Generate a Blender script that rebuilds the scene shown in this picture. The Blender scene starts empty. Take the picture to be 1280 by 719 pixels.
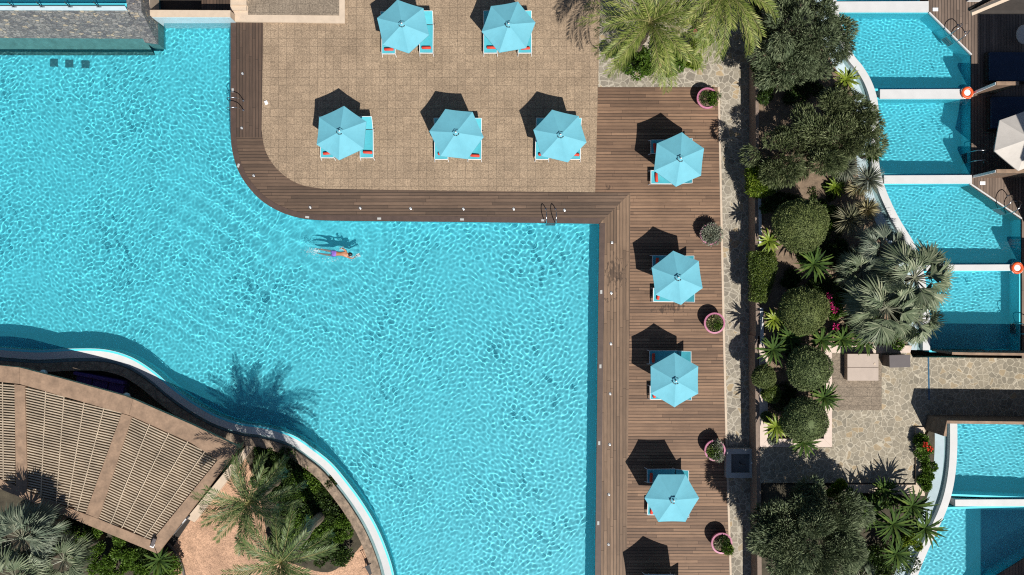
import bpy, bmesh, math, random
import numpy as np
from mathutils import Vector, Matrix
from mathutils.geometry import tessellate_polygon

random.seed(7)
C = bpy.context.scene
COL = C.collection
H = 46.0                      # camera height above the pool terrace
K = 24.0                      # photograph pixels per metre on the terrace
SUN = Vector((.324, -.652, 1.0)).normalized()
ZR = 1.3                      # level of the raised garden and the private pools
ZL = -1.15                    # level of the lower patio

def P(px, py, z=0.0):
    f = (H - z) / H / K
    return Vector(((px - 640) * f, (359.5 - py) * f, z))
def PP(pts, z=0.0):
    return [P(a, b, z) for a, b in pts]
def spline(pts, n=8, closed=False):
    q = [Vector((p[0], p[1])) for p in pts]; out = []
    for i in range(len(q) - 1):
        p0 = q[i-1] if i else q[0]*2 - q[1]
        p1, p2 = q[i], q[i+1]
        p3 = q[i+2] if i+2 < len(q) else q[-1]*2 - q[-2]
        for k in range(n):
            t = k / n
            v = .5*((2*p1) + (p2-p0)*t + (2*p0-5*p1+4*p2-p3)*t*t + (3*p1-p0-3*p2+p3)*t**3)
            out.append((v.x, v.y))
    out.append((q[-1].x, q[-1].y))
    return out
def offset(pts, d):
    """open polyline pushed d to its right-hand side (metres)"""
    q = [Vector((p[0], p[1])) for p in pts]; out = []
    for i in range(len(q)):
        t = (q[min(i+1, len(q)-1)] - q[max(i-1, 0)]).normalized()
        out.append(q[i] + Vector((t.y, -t.x)) * d)
    return out

# ------------------------------------------------------------------ materials
def new_mat(name):
    m = bpy.data.materials.new(name); m.use_nodes = True
    return m, m.node_tree, m.node_tree.nodes['Principled BSDF']
def nd(nt, t, **k):
    n = nt.nodes.new(t)
    for a, b in k.items():
        if a in n.inputs: n.inputs[a].default_value = b
        else: setattr(n, a, b)
    return n
def rgba(c): return (c[0], c[1], c[2], 1)
def mulc(c, f): return (min(c[0]*f, .95), min(c[1]*f, .95), min(c[2]*f, .95))
def ramp(nt, fac, stops):
    r = nt.nodes.new('ShaderNodeValToRGB')
    e = r.color_ramp.elements
    e[0].position, e[0].color = stops[0][0], rgba(stops[0][1])
    e[1].position, e[1].color = stops[-1][0], rgba(stops[-1][1])
    for p, c in stops[1:-1]:
        x = e.new(p); x.color = rgba(c)
    nt.links.new(fac, r.inputs[0]); return r.outputs[0]
def mix(nt, fac, a, b, mode='MIX'):
    n = nt.nodes.new('ShaderNodeMix'); n.data_type = 'RGBA'; n.blend_type = mode
    for s, v in ((0, fac), (6, a), (7, b)):
        if isinstance(v, (int, float)): n.inputs[s].default_value = v
        elif isinstance(v, tuple): n.inputs[s].default_value = rgba(v)
        else: nt.links.new(v, n.inputs[s])
    return n.outputs[2]
def coords(nt, rot=0, scale=(1, 1, 1), loc=(0, 0, 0)):
    t = nt.nodes.new('ShaderNodeTexCoord'); m = nt.nodes.new('ShaderNodeMapping')
    m.inputs['Rotation'].default_value = (0, 0, rot); m.inputs['Scale'].default_value = scale
    m.inputs['Location'].default_value = loc
    nt.links.new(t.outputs['Object'], m.inputs[0]); return m.outputs[0]
def noise(nt, vec, scale, detail=4, rough=.6):
    n = nd(nt, 'ShaderNodeTexNoise', Scale=scale, Detail=detail, Roughness=rough)
    nt.links.new(vec, n.inputs['Vector']); return n.outputs['Fac']
def bump(nt, h, bs, strength=.3, dist=.02):
    b = nd(nt, 'ShaderNodeBump', Strength=strength, Distance=dist)
    nt.links.new(h, b.inputs['Height']); nt.links.new(b.outputs[0], bs.inputs['Normal'])
def plain(name, c, rough=.6, var=.12, scale=3.0, metal=0, bmp=.15, fine=30):
    m, nt, bs = new_mat(name)
    v = coords(nt)
    n1 = noise(nt, v, scale); n2 = noise(nt, v, fine, 2)
    a = ramp(nt, n1, [(.3, mulc(c, 1-var)), (.7, mulc(c, 1+var))])
    b = ramp(nt, n2, [(.3, (1-var*.7,)*3), (.7, (1, 1, 1))])
    nt.links.new(mix(nt, 1.0, a, b, 'MULTIPLY'), bs.inputs['Base Color'])
    bs.inputs['Roughness'].default_value = rough; bs.inputs['Metallic'].default_value = metal
    if bmp: bump(nt, n2, bs, bmp, .01)
    return m
def leafy(name, c1, c2, rough=.55, c3=None, trans=.0):
    m, nt, bs = new_mat(name)
    g = nt.nodes.new('ShaderNodeNewGeometry')
    st = [(0, c1), (.75, c2), (1, c3 or mulc(c2, 1.35))]
    col = ramp(nt, g.outputs['Random Per Island'], st)
    v = coords(nt)
    n = noise(nt, v, 1.1, 2)
    col = mix(nt, 1.0, col, ramp(nt, n, [(.3, (.72, .78, .7)), (.7, (1.15, 1.1, 1.05))]), 'MULTIPLY')
    nt.links.new(col, bs.inputs['Base Color'])
    bs.inputs['Roughness'].default_value = rough; bs.inputs['Specular IOR Level'].default_value = .3
    if trans:
        tr = nt.nodes.new('ShaderNodeBsdfTranslucent'); mx = nt.nodes.new('ShaderNodeMixShader')
        nt.links.new(col, tr.inputs[0]); mx.inputs[0].default_value = trans
        out = nt.nodes['Material Output']
        nt.links.new(bs.outputs[0], mx.inputs[1]); nt.links.new(tr.outputs[0], mx.inputs[2])
        nt.links.new(mx.outputs[0], out.inputs[0])
    return m
def boards(name, rot, c1, c2, row=.165, width=3.6, seam=.022, stains=()):
    m, nt, bs = new_mat(name)
    v = coords(nt, rot)
    def mth(op, a_, b_=None, c_=None):
        n_ = nt.nodes.new('ShaderNodeMath'); n_.operation = op
        for k_, x_ in enumerate((a_, b_, c_)):
            if x_ is None: continue
            if isinstance(x_, (int, float)): n_.inputs[k_].default_value = x_
            else: nt.links.new(x_, n_.inputs[k_])
        return n_.outputs[0]
    sp = nt.nodes.new('ShaderNodeSeparateXYZ'); nt.links.new(v, sp.inputs[0])
    ry = mth('DIVIDE', sp.outputs[1], row); rid = mth('FLOOR', ry); fy = mth('FRACT', ry)
    wn = nt.nodes.new('ShaderNodeTexWhiteNoise'); wn.noise_dimensions = '1D'; nt.links.new(rid, wn.inputs['W'])
    ux = mth('ADD', mth('DIVIDE', sp.outputs[0], width), wn.outputs[0]); uid = mth('FLOOR', ux); fx = mth('FRACT', ux)
    cmb = nt.nodes.new('ShaderNodeCombineXYZ'); nt.links.new(rid, cmb.inputs[0]); nt.links.new(uid, cmb.inputs[1])
    w2 = nt.nodes.new('ShaderNodeTexWhiteNoise'); w2.noise_dimensions = '2D'; nt.links.new(cmb.outputs[0], w2.inputs['Vector'])
    tone = ramp(nt, w2.outputs[0], [(0, mulc(c1, .86)), (.5, tuple((p_+q_)/2 for p_, q_ in zip(c1, c2))), (1, mulc(c2, 1.10))])
    gap = mth('MAXIMUM', mth('GREATER_THAN', mth('ABSOLUTE', mth('SUBTRACT', fy, .5)), .5-seam/2/row), mth('GREATER_THAN', mth('ABSOLUTE', mth('SUBTRACT', fx, .5)), .5-.005/width))
    base = mix(nt, gap, tone, (.020, .013, .009))
    inv_gap = mth('SUBTRACT', 1.0, gap)
    vs = coords(nt, rot, (1, 1, 1))
    mp = nt.nodes.new('ShaderNodeMapping'); mp.inputs['Scale'].default_value = (.6, 9, 1)
    nt.links.new(v, mp.inputs[0])
    gr = noise(nt, mp.outputs[0], 2.2, 5, .7)
    col = mix(nt, 1.0, base, ramp(nt, gr, [(.25, (.66, .64, .62)), (.75, (1.22, 1.2, 1.18))]), 'MULTIPLY')
    big = noise(nt, coords(nt), .35, 5, .65)
    col = mix(nt, 1.0, col, ramp(nt, big, [(.32, (.78, .76, .74)), (.7, (1.12, 1.12, 1.12))]), 'MULTIPLY')
    for (x, y, sx, sy, thr) in stains:      # wet splashes left on the boards
        cv = coords(nt, 0, (1/sx, 1/sy, 0), (-x/sx, -y/sy, 0))
        ln = nt.nodes.new('ShaderNodeVectorMath'); ln.operation = 'LENGTH'; nt.links.new(cv, ln.inputs[0])
        mp2 = nt.nodes.new('ShaderNodeMapping'); mp2.inputs['Scale'].default_value = (5, 1.8, 1)
        nt.links.new(coords(nt), mp2.inputs[0])
        nz = noise(nt, mp2.outputs[0], 1.6, 4, .65)
        sb = nd(nt, 'ShaderNodeMath', operation='MULTIPLY_ADD'); sb.inputs[1].default_value = -.32
        nt.links.new(ln.outputs['Value'], sb.inputs[0]); nt.links.new(nz, sb.inputs[2])
        r = nt.nodes.new('ShaderNodeMapRange'); r.inputs[1].default_value = thr; r.inputs[2].default_value = thr + .06
        nt.links.new(sb.outputs[0], r.inputs[0])
        col = mix(nt, r.outputs[0], col, mix(nt, 1.0, col, (.42, .40, .38), 'MULTIPLY'))
    nt.links.new(col, bs.inputs['Base Color'])
    bs.inputs['Roughness'].default_value = .7
    bump(nt, inv_gap, bs, .6, .02)
    return m
def tiles(name, c, size=.9, w=None, mort=.012, var=.12, mc=.6, rot=0, off=0.0, spec=9.0):
    m, nt, bs = new_mat(name)
    v = coords(nt, rot)
    b = nd(nt, 'ShaderNodeTexBrick', Scale=1.0); b.offset = off
    b.inputs['Color1'].default_value = rgba(mulc(c, 1-var*.6)); b.inputs['Color2'].default_value = rgba(mulc(c, 1+var*.6))
    b.inputs['Mortar'].default_value = rgba(mulc(c, mc)); b.inputs['Mortar Size'].default_value = mort
    b.inputs['Mortar Smooth'].default_value = .3
    b.inputs['Brick Width'].default_value = w or size; b.inputs['Row Height'].default_value = size
    nt.links.new(v, b.inputs['Vector'])
    vd = noise(nt, v, spec, 5, .75); big = noise(nt, v, .45, 5, .6)
    mp = nt.nodes.new('ShaderNodeMapping'); mp.inputs['Scale'].default_value = (1, 1.6, 1); nt.links.new(v, mp.inputs[0])
    fn = noise(nt, mp.outputs[0], 15, 3, .7)
    col = mix(nt, 1.0, b.outputs[0], ramp(nt, vd, [(.3, (.72, .70, .68)), (.7, (1.2, 1.19, 1.18))]), 'MULTIPLY')
    col = mix(nt, 1.0, col, ramp(nt, fn, [(.38, (.62, .61, .60)), (.6, (1.18, 1.18, 1.18))]), 'MULTIPLY')
    col = mix(nt, 1.0, col, ramp(nt, big, [(.3, (.80, .785, .77)), (.7, (1.12, 1.12, 1.12))]), 'MULTIPLY')
    nt.links.new(col, bs.inputs['Base Color']); bs.inputs['Roughness'].default_value = .8
    bump(nt, fn, bs, .25, .01)
    return m
def flag(name, scale=2.1, mort=(.46, .41, .33), sa=(.22, .195, .155), sb=(.33, .29, .225), mw=.045):
    m, nt, bs = new_mat(name)
    v = coords(nt)
    nz = nd(nt, 'ShaderNodeTexNoise', Scale=2.5, Detail=3.0); nt.links.new(v, nz.inputs['Vector'])
    vm = nt.nodes.new('ShaderNodeVectorMath'); vm.operation = 'MULTIPLY_ADD'
    vm.inputs[1].default_value = (.22, .22, 0); nt.links.new(nz.outputs['Color'], vm.inputs[0]); nt.links.new(v, vm.inputs[2])
    flat = nt.nodes.new('ShaderNodeVectorMath'); flat.operation = 'MULTIPLY'; flat.inputs[1].default_value = (1, 1, 0)
    nt.links.new(vm.outputs[0], flat.inputs[0])
    a = nd(nt, 'ShaderNodeTexVoronoi', Scale=scale); a.feature = 'DISTANCE_TO_EDGE'
    c = nd(nt, 'ShaderNodeTexVoronoi', Scale=scale)
    for n in (a, c): nt.links.new(flat.outputs[0], n.inputs['Vector'])
    sep = nt.nodes.new('ShaderNodeSeparateColor'); nt.links.new(c.outputs['Color'], sep.inputs[0])
    st = ramp(nt, sep.outputs[0], [(0, sa), (.6, sb), (.85, (sb[0]*.95, sb[1]*.95, sb[2]*.93)), (1, (.36, .27, .16))])
    gr = noise(nt, v, 7, 6, .75); big = noise(nt, v, .5, 4)
    st = mix(nt, 1.0, st, ramp(nt, gr, [(.3, (.7, .7, .7)), (.7, (1.25, 1.24, 1.22))]), 'MULTIPLY')
    mk = nt.nodes.new('ShaderNodeMapRange'); mk.inputs[1].default_value = mw*.6; mk.inputs[2].default_value = mw*1.5
    nt.links.new(a.outputs['Distance'], mk.inputs[0])
    col = mix(nt, mk.outputs[0], mort, st)
    col = mix(nt, 1.0, col, ramp(nt, big, [(.3, (.82, .82, .8)), (.7, (1.1, 1.1, 1.1))]), 'MULTIPLY')
    nt.links.new(col, bs.inputs['Base Color']); bs.inputs['Roughness'].default_value = .8
    bump(nt, gr, bs, .3, .02)
    return m
def rubble(name):
    m, nt, bs = new_mat(name)
    v = coords(nt, .35, (4.6, 11, 6))
    a = nd(nt, 'ShaderNodeTexVoronoi', Scale=1.0); nt.links.new(v, a.inputs['Vector'])
    e = nd(nt, 'ShaderNodeTexVoronoi', Scale=1.0); e.feature = 'DISTANCE_TO_EDGE'; nt.links.new(v, e.inputs['Vector'])
    sep = nt.nodes.new('ShaderNodeSeparateColor'); nt.links.new(a.outputs['Color'], sep.inputs[0])
    col = ramp(nt, sep.outputs[0], [(0, (.10, .10, .11)), (.5, (.18, .175, .17)), (.9, (.25, .235, .22)), (1, (.40, .32, .22))])
    gr = noise(nt, coords(nt), 9, 5, .7)
    col = mix(nt, 1.0, col, ramp(nt, gr, [(.3, (.6, .6, .6)), (.7, (1.3, 1.3, 1.3))]), 'MULTIPLY')
    mk = nt.nodes.new('ShaderNodeMapRange'); mk.inputs[1].default_value = .0; mk.inputs[2].default_value = .09
    nt.links.new(e.outputs['Distance'], mk.inputs[0])
    col = mix(nt, mk.outputs[0], (.10, .10, .10), col)
    nt.links.new(col, bs.inputs['Base Color']); bs.inputs['Roughness'].default_value = .85
    bump(nt, mk.outputs[0], bs, .6, .04)
    return m
def pool_paint(name, c, grid=.0):
    m, nt, bs = new_mat(name)
    v = coords(nt)
    col = ramp(nt, noise(nt, v, .6, 3), [(.3, mulc(c, .93)), (.7, mulc(c, 1.06))])
    nt.links.new(col, bs.inputs['Base Color']); bs.inputs['Roughness'].default_value = .5
    return m

MT = {
 'deck_h': boards('deck_boards_across', 0, (.168, .098, .058), (.240, .146, .088),
                  stains=((5.05, 5.2, .5, .5, .42), (8.3, -1.12, 1.6, .42, .36), (5.6, 1.0, .9, 1.6, .47))),
 'deck_v': boards('deck_boards_along', math.pi/2, (.158, .100, .061), (.225, .147, .092),
                  stains=((5.35, .75, .95, 1.5, .36), (5.0, -.6, .8, .5, .40))),
 'deck_dark': boards('dark_deck_boards', 0, (.098, .062, .040), (.140, .090, .059)),
 'deck_dark_v': boards('dark_deck_boards_along', math.pi/2, (.070, .045, .031), (.098, .062, .042)),
 'edge': plain('edge_board', (.075, .045, .033), .6, .2),
 'deck_r': boards('private_deck_boards', math.pi/2, (.15, .108, .082), (.19, .14, .108), row=.15),
 'terrace': tiles('terrace_tiles', (.335, .250, .168), .405, var=.16, mc=.60, mort=.012),
 'terrace2': tiles('grey_brown_tiles', (.24, .195, .145), .46, w=.7, mc=.6, off=.3),
 'cream': plain('cream_stone', (.55, .44, .33), .7, .08),
 'pinkstone': plain('pale_pink_stone', (.62, .50, .42), .7, .06),
 'flag': flag('flagstone', 3.3, mw=.045, mort=(.42, .375, .30), sa=(.19, .165, .13), sb=(.29, .255, .20)),
 'flag2': flag('flagstone_terrace', 3.6, mort=(.45, .40, .31), sa=(.21, .185, .14), sb=(.30, .26, .195), mw=.035),
 'terra': tiles('terracotta_paving', (.50, .31, .20), .45, mort=.004, var=.18, mc=.85, rot=.5, spec=4),
 'rubble': rubble('rough_stone'),
 'travert': plain('brown_stone_coping', (.27, .20, .14), .8, .45, 4, fine=12, bmp=.4),
 'darkstone': plain('dark_stone', (.12, .11, .10), .8, .3, 4),
 'wallstone': plain('garden_wall_stone', (.23, .17, .13), .8, .2, 5),
 'white': plain('white_plaster', (.56, .56, .55), .6, .05, 2),
 'paper': plain('white_enamel', (.78, .78, .77), .4, .03),
 'bluewhite': plain('pale_blue_tile', (.50, .62, .66), .4, .06),
 'gutter': plain('gutter_tile', (.20, .31, .32), .3, .15, 3),
 'navygut': plain('navy_gutter_tile', (.03, .10, .17), .3, .2, 3),
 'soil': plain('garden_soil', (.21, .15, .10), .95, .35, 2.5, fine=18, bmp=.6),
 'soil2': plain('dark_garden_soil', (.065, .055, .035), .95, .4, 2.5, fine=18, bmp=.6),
 'land': plain('dry_ground', (.20, .16, .11), .95, .3, .2),
 'pool': pool_paint('pool_paint', (.095, .64, .74)),
 'pool2': pool_paint('private_pool_paint', (.08, .62, .74)),
 'stepteal': plain('teal_stone', (.06, .17, .17), .6, .2),
 'drain': plain('drain_grate', (.012, .05, .06), .5, .1),
 'canvas': plain('turquoise_canvas', (.135, .42, .51), .75, .05, 2.5, fine=60, bmp=.1),
 'sling': plain('turquoise_sling', (.07, .42, .50), .65, .07, 6, fine=60),
 'red': plain('red_pillow_cloth', (.62, .05, .025), .7, .1, 8),
 'frame': plain('white_powder_coat', (.74, .74, .73), .4, .03),
 'steel': plain('brushed_steel', (.55, .56, .58), .25, .05, metal=1.0, bmp=0),
 'darkmetal': plain('dark_metal', (.03, .032, .035), .45, .1),
 'pink': plain('pink_glazed_pot', (.46, .16, .25), .5, .12, 5),
 'potsoil': plain('pot_soil', (.16, .11, .07), .95, .4, 8),
 'roofwood': plain('weathered_pergola_beam', (.285, .188, .122), .75, .25, 2.2, fine=9, bmp=.2),
 'slat': plain('weathered_slat', (.43, .345, .25), .75, .22, 1.2, fine=9),
 'dark': plain('charcoal_and_shade', (.030, .023, .018), .8, .2),  # charcoal parts, and painted shade on the landing and pergola floor
 'navy': plain('navy_cushion', (.012, .03, .07), .8, .15),
 'purple': plain('purple_cushion', (.07, .03, .16), .8, .15),
 'purpledark': plain('dark_purple_frame', (.03, .02, .06), .8, .15),
 'lampwhite': plain('frosted_globe', (.62, .64, .66), .4, .04),
 'bark': plain('bark', (.16, .12, .085), .9, .3, 6),
 'palmbark': plain('palm_bark', (.22, .165, .11), .9, .35, 9, bmp=.5),
 'skin': plain('tanned_skin', (.42, .18, .09), .45, .08, 5),
 'hair': plain('black_hair', (.012, .01, .01), .5, .1),
 'shorts': plain('violet_swim_shorts', (.26, .14, .55), .7, .2, 9),
 'orange': plain('orange_buoy', (.75, .10, .02), .45, .06),
 'boxbeige': plain('beige_box_lid', (.42, .34, .28), .6, .06, 3),
 'boxgrey': plain('grey_box_lid', (.10, .085, .085), .6, .06, 3),
 'conc': plain('pale_concrete', (.42, .42, .40), .8, .08, 3),
 'grill': plain('dark_basin', (.14, .15, .15), .6, .1),
 'plaster': plain('hotel_plaster', (.50, .45, .38), .8, .06, 1),
 'woodwall': plain('partition_wood', (.20, .13, .09), .7, .15, 4),
 'canvas_w': plain('cream_canvas', (.55, .51, .46), .8, .05, 3),
 # foliage
 'olive': leafy('olive_leaves', (.060, .082, .032), (.135, .165, .075), .6, (.25, .28, .15), .12),
 'olive2': leafy('grey_olive_leaves', (.070, .095, .048), (.150, .190, .105), .6, (.26, .30, .18), .12),
 'topiary': leafy('clipped_leaves', (.052, .072, .020), (.115, .145, .044), .7, (.20, .23, .09)),
 'topiary2': leafy('clipped_grey_leaves', (.054, .078, .028), (.112, .148, .056), .7, (.19, .23, .10)),
 'hedge': leafy('hedge_leaves', (.045, .072, .012), (.088, .128, .022), .5, (.18, .23, .05)),
 'lime': leafy('lime_leaves', (.080, .135, .010), (.170, .245, .022), .5, (.27, .34, .05), .25),
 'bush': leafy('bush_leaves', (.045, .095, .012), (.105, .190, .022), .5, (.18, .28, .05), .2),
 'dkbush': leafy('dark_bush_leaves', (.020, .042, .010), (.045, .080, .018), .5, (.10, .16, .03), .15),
 'date': leafy('date_palm_leaflets', (.105, .155, .026), (.245, .290, .068), .5, (.43, .42, .16), .2),
 'date2': leafy('green_palm_leaflets', (.060, .100, .030), (.150, .205, .070), .45, (.26, .30, .15), .2),
 'stalk': plain('grey_leaf_stalk', (.21, .215, .15), .5, .15),
 'rachis': plain('palm_stalk', (.27, .25, .10), .5, .15),
 'silver': leafy('silver_fan_leaves', (.090, .122, .070), (.185, .222, .140), .5, (.33, .35, .24), .1),
 'silverdk': leafy('steel_fan_leaves', (.080, .108, .080), (.165, .200, .150), .5, (.29, .32, .24), .1),
 'yucca': leafy('yucca_blades', (.150, .150, .095), (.280, .270, .180), .5, (.42, .38, .25)),
 'yucca2': leafy('blue_yucca_blades', (.110, .130, .100), (.230, .250, .195), .5, (.36, .36, .28)),
 'yuccay': leafy('straw_yucca_blades', (.240, .210, .110), (.38, .33, .19), .5, (.5, .44, .28)),
 'cycad': leafy('cycad_fronds', (.018, .046, .005), (.048, .092, .011), .8, (.10, .15, .025)),
 'cycady': leafy('yellow_cycad_fronds', (.095, .130, .012), (.20, .26, .03), .4, (.32, .36, .07)),
 'greysh': leafy('silver_shrub_leaves', (.150, .165, .125), (.260, .280, .220), .6, (.38, .39, .32)),
 'pinkfl': leafy('magenta_petals', (.42, .010, .12), (.58, .03, .20), .6),
 'redfl': leafy('red_petals', (.55, .03, .02), (.65, .06, .03), .6),
}

# ------------------------------------------------------------------ mesh building
class MB:
    def __init__(s): s.v = []; s.f = []
    def add(s, vs, fs):
        b = len(s.v); s.v += [tuple(v) for v in vs]; s.f += [tuple(i+b for i in f) for f in fs]; return s
    def prism(s, top, zb, bottom=None):
        """top: list of 3D points, walls down to zb (or to the list bottom)"""
        n = len(top); bot = bottom or [Vector((p[0], p[1], zb)) for p in top]
        tri = tessellate_polygon([[Vector(p) for p in top]])
        ar = sum(top[i][0]*top[(i+1) % n][1] - top[(i+1) % n][0]*top[i][1] for i in range(n))
        fs = []
        for t in tri:
            a, b_, c = (top[t[0]], top[t[1]], top[t[2]])
            z = (b_[0]-a[0])*(c[1]-a[1]) - (b_[1]-a[1])*(c[0]-a[0])
            fs.append(tuple(t) if z > 0 else tuple(reversed(t)))
        for i in range(n):
            j = (i+1) % n
            fs.append((i, n+i, n+j, j) if ar > 0 else (i, j, n+j, n+i))
        fs += [tuple(n+k for k in reversed(f)) for f in fs[:len(tri)]]
        return s.add(list(top)+list(bot), fs)
    def sheet(s, pts):
        return s.prism(pts, pts[0][2]-.02)
    def box(s, c, d, rz=0, M=None, tilt=None):
        x, y, z = d[0]/2, d[1]/2, d[2]/2
        vs = [Vector((a, b, e)) for a in (-x, x) for b in (-y, y) for e in (-z, z)]
        m = Matrix.Translation(Vector(c)) @ Matrix.Rotation(rz, 4, 'Z')
        if tilt: m = m @ Matrix.Rotation(tilt[1], 4, tilt[0])
        if M: m = M @ m
        return s.add([m @ v for v in vs], [(0,1,3,2),(4,6,7,5),(0,4,5,1),(2,3,7,6),(0,2,6,4),(1,5,7,3)])
    def tube(s, pts, r, n=8, caps=True):
        pts = [Vector(p) for p in pts]; rs = r if isinstance(r, (list, tuple)) else [r]*len(pts)
        ring = []; up = None
        for i, p in enumerate(pts):
            t = (pts[min(i+1, len(pts)-1)] - pts[max(i-1, 0)]).normalized()
            if up is None:
                up = Vector((0, 0, 1)) if abs(t.z) < .9 else Vector((1, 0, 0))
            a = t.cross(up).normalized(); b = a.cross(t).normalized(); up = b
            ring.append([p + (a*math.cos(q) + b*math.sin(q))*rs[i] for q in [2*math.pi*k/n for k in range(n)]])
        vs = [v for rg in ring for v in rg]; fs = []
        for i in range(len(pts)-1):
            for k in range(n):
                fs.append((i*n+k, i*n+(k+1) % n, (i+1)*n+(k+1) % n, (i+1)*n+k))
        if caps:
            fs.append(tuple(reversed(range(n)))); fs.append(tuple(range((len(pts)-1)*n, len(pts)*n)))
        return s.add(vs, fs)
    def lathe(s, prof, c=(0, 0, 0), n=24):
        vs = []; fs = []
        for (r, z) in prof:
            for k in range(n):
                a = 2*math.pi*k/n; vs.append((c[0]+r*math.cos(a), c[1]+r*math.sin(a), c[2]+z))
        for i in range(len(prof)-1):
            for k in range(n):
                fs.append((i*n+k, i*n+(k+1) % n, (i+1)*n+(k+1) % n, (i+1)*n+k))
        return s.add(vs, fs)
    def ball(s, c, r, n=16, m=10):
        r = r if isinstance(r, (list, tuple)) else (r, r, r)
        vs = [(c[0], c[1], c[2]+r[2])]
        for i in range(1, m):
            p = math.pi*i/m
            for k in range(n):
                a = 2*math.pi*k/n
                vs.append((c[0]+r[0]*math.sin(p)*math.cos(a), c[1]+r[1]*math.sin(p)*math.sin(a), c[2]+r[2]*math.cos(p)))
        vs.append((c[0], c[1], c[2]-r[2])); fs = []
        for k in range(n): fs.append((0, 1+k, 1+(k+1) % n))
        for i in range(m-2):
            for k in range(n):
                a = 1+i*n; fs.append((a+k, a+n+k, a+n+(k+1) % n, a+(k+1) % n))
        a = 1+(m-2)*n
        for k in range(n): fs.append((a+k, len(vs)-1, a+(k+1) % n))
        return s.add(vs, fs)
    def torus(s, c, R, r, n=28, m=10):
        vs = []; fs = []
        for i in range(n):
            a = 2*math.pi*i/n
            for k in range(m):
                b = 2*math.pi*k/m; q = R + r*math.cos(b)
                vs.append((c[0]+q*math.cos(a), c[1]+q*math.sin(a), c[2]+r*math.sin(b)))
        for i in range(n):
            for k in range(m):
                fs.append((i*m+k, ((i+1) % n)*m+k, ((i+1) % n)*m+(k+1) % m, i*m+(k+1) % m))
        return s.add(vs, fs)
    def build(s, name, mat, parent=None, org=(0, 0, 0), smooth=False, bevel=0):
        me = bpy.data.meshes.new(name)
        o3 = Vector(org)
        me.from_pydata([tuple(Vector(v)-o3) for v in s.v], [], s.f)
        me.update()
        if smooth: me.polygons.foreach_set('use_smooth', [True]*len(me.polygons))
        if mat is not None: me.materials.append(mat)
        o = bpy.data.objects.new(name, me); COL.objects.link(o)
        if parent: o.parent = parent
        else: o.location = o3
        if bevel:
            b = o.modifiers.new('b', 'BEVEL'); b.width = bevel; b.segments = 2; b.limit_method = 'ANGLE'
        return o
def np_mesh(name, V, F, mat, parent=None, smooth=False):
    """V (n,3) array, F (m,k) array of equal sized faces"""
    me = bpy.data.meshes.new(name)
    m, k = F.shape
    me.vertices.add(len(V)); me.vertices.foreach_set('co', np.ascontiguousarray(V, dtype=np.float32).ravel())
    me.loops.add(m*k); me.loops.foreach_set('vertex_index', np.ascontiguousarray(F, dtype=np.int32).ravel())
    me.polygons.add(m); me.polygons.foreach_set('loop_start', np.arange(0, m*k, k, dtype=np.int32))
    me.polygons.foreach_set('loop_total', np.full(m, k, dtype=np.int32))
    if smooth: me.polygons.foreach_set('use_smooth', np.ones(m, dtype=bool))
    me.update(calc_edges=True); me.validate()
    if mat: me.materials.append(mat)
    o = bpy.data.objects.new(name, me); COL.objects.link(o)
    if parent: o.parent = parent
    return o
def tag(o, label=None, cat=None, group=None, kind=None):
    if label: o['label'] = label
    if cat: o['category'] = cat
    if group: o['group'] = group
    if kind: o['kind'] = kind
    return o
def root(name, loc, label, cat, group=None, rz=0):
    o = bpy.data.objects.new(name, None); COL.objects.link(o)
    o.location = loc; o.rotation_euler = (0, 0, rz); o.empty_display_size = .2
    return tag(o, label, cat, group)
def copy_tree(o, parent=None):
    c = o.copy(); COL.objects.link(c); c.parent = parent
    for ch in [x for x in bpy.data.objects if x.parent == o]: copy_tree(ch, c)
    return c
def struct(o): o['kind'] = 'structure'; return o
def receive(o): o.cycles.is_caustics_receiver = True; return o
def inside(X, Y, poly):
    r = np.zeros(X.shape, bool); n = len(poly); j = n-1
    for i in range(n):
        xi, yi = poly[i][0], poly[i][1]; xj, yj = poly[j][0], poly[j][1]
        if yi != yj:
            c = ((yi > Y) != (yj > Y)) & (X < (xj-xi)*(Y-yi)/(yj-yi) + xi)
            r ^= c
        j = i
    return r

# ------------------------------------------------------------------ world, sun, camera
w = bpy.data.worlds.new('World'); C.world = w; w.use_nodes = True
nt = w.node_tree; sk = nt.nodes.new('ShaderNodeTexSky'); sk.sky_type = 'NISHITA'; sk.sun_disc = False; sk.ozone_density = 4.0
sk.sun_elevation = math.asin(SUN.z); sk.sun_rotation = math.atan2(SUN.x, SUN.y)
nt.links.new(sk.outputs[0], nt.nodes['Background'].inputs[0]); nt.nodes['Background'].inputs[1].default_value = .05
l = bpy.data.lights.new('sun', 'SUN'); l.energy = 4.9; l.angle = math.radians(.5); l.color = (1, .96, .90)
so = bpy.data.objects.new('sun', l); COL.objects.link(so); so.rotation_euler = SUN.to_track_quat('Z', 'Y').to_euler()
so.location = (8, -16, 30); l.cycles.is_caustics_light = True
cam = bpy.data.cameras.new('camera'); co = bpy.data.objects.new('camera', cam); COL.objects.link(co); C.camera = co
co.location = (0, 0, H); cam.sensor_width = 36; cam.lens = 36*H/(1280/K); cam.clip_end = 2000
C.view_settings.view_transform = 'Standard'; C.view_settings.look = 'None'
C.view_settings.exposure = 0.22; C.view_settings.gamma = 1
C.render.engine = 'CYCLES'
cy = C.cycles
cy.max_bounces = 8; cy.diffuse_bounces = 4; cy.glossy_bounces = 3; cy.transmission_bounces = 5; cy.transparent_max_bounces = 8
cy.caustics_reflective = False; cy.caustics_refractive = True; cy.sample_clamp_indirect = 2.5; cy.sample_clamp_direct = 0
cy.use_denoising = False; cy.filter_width = 1.15

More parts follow.
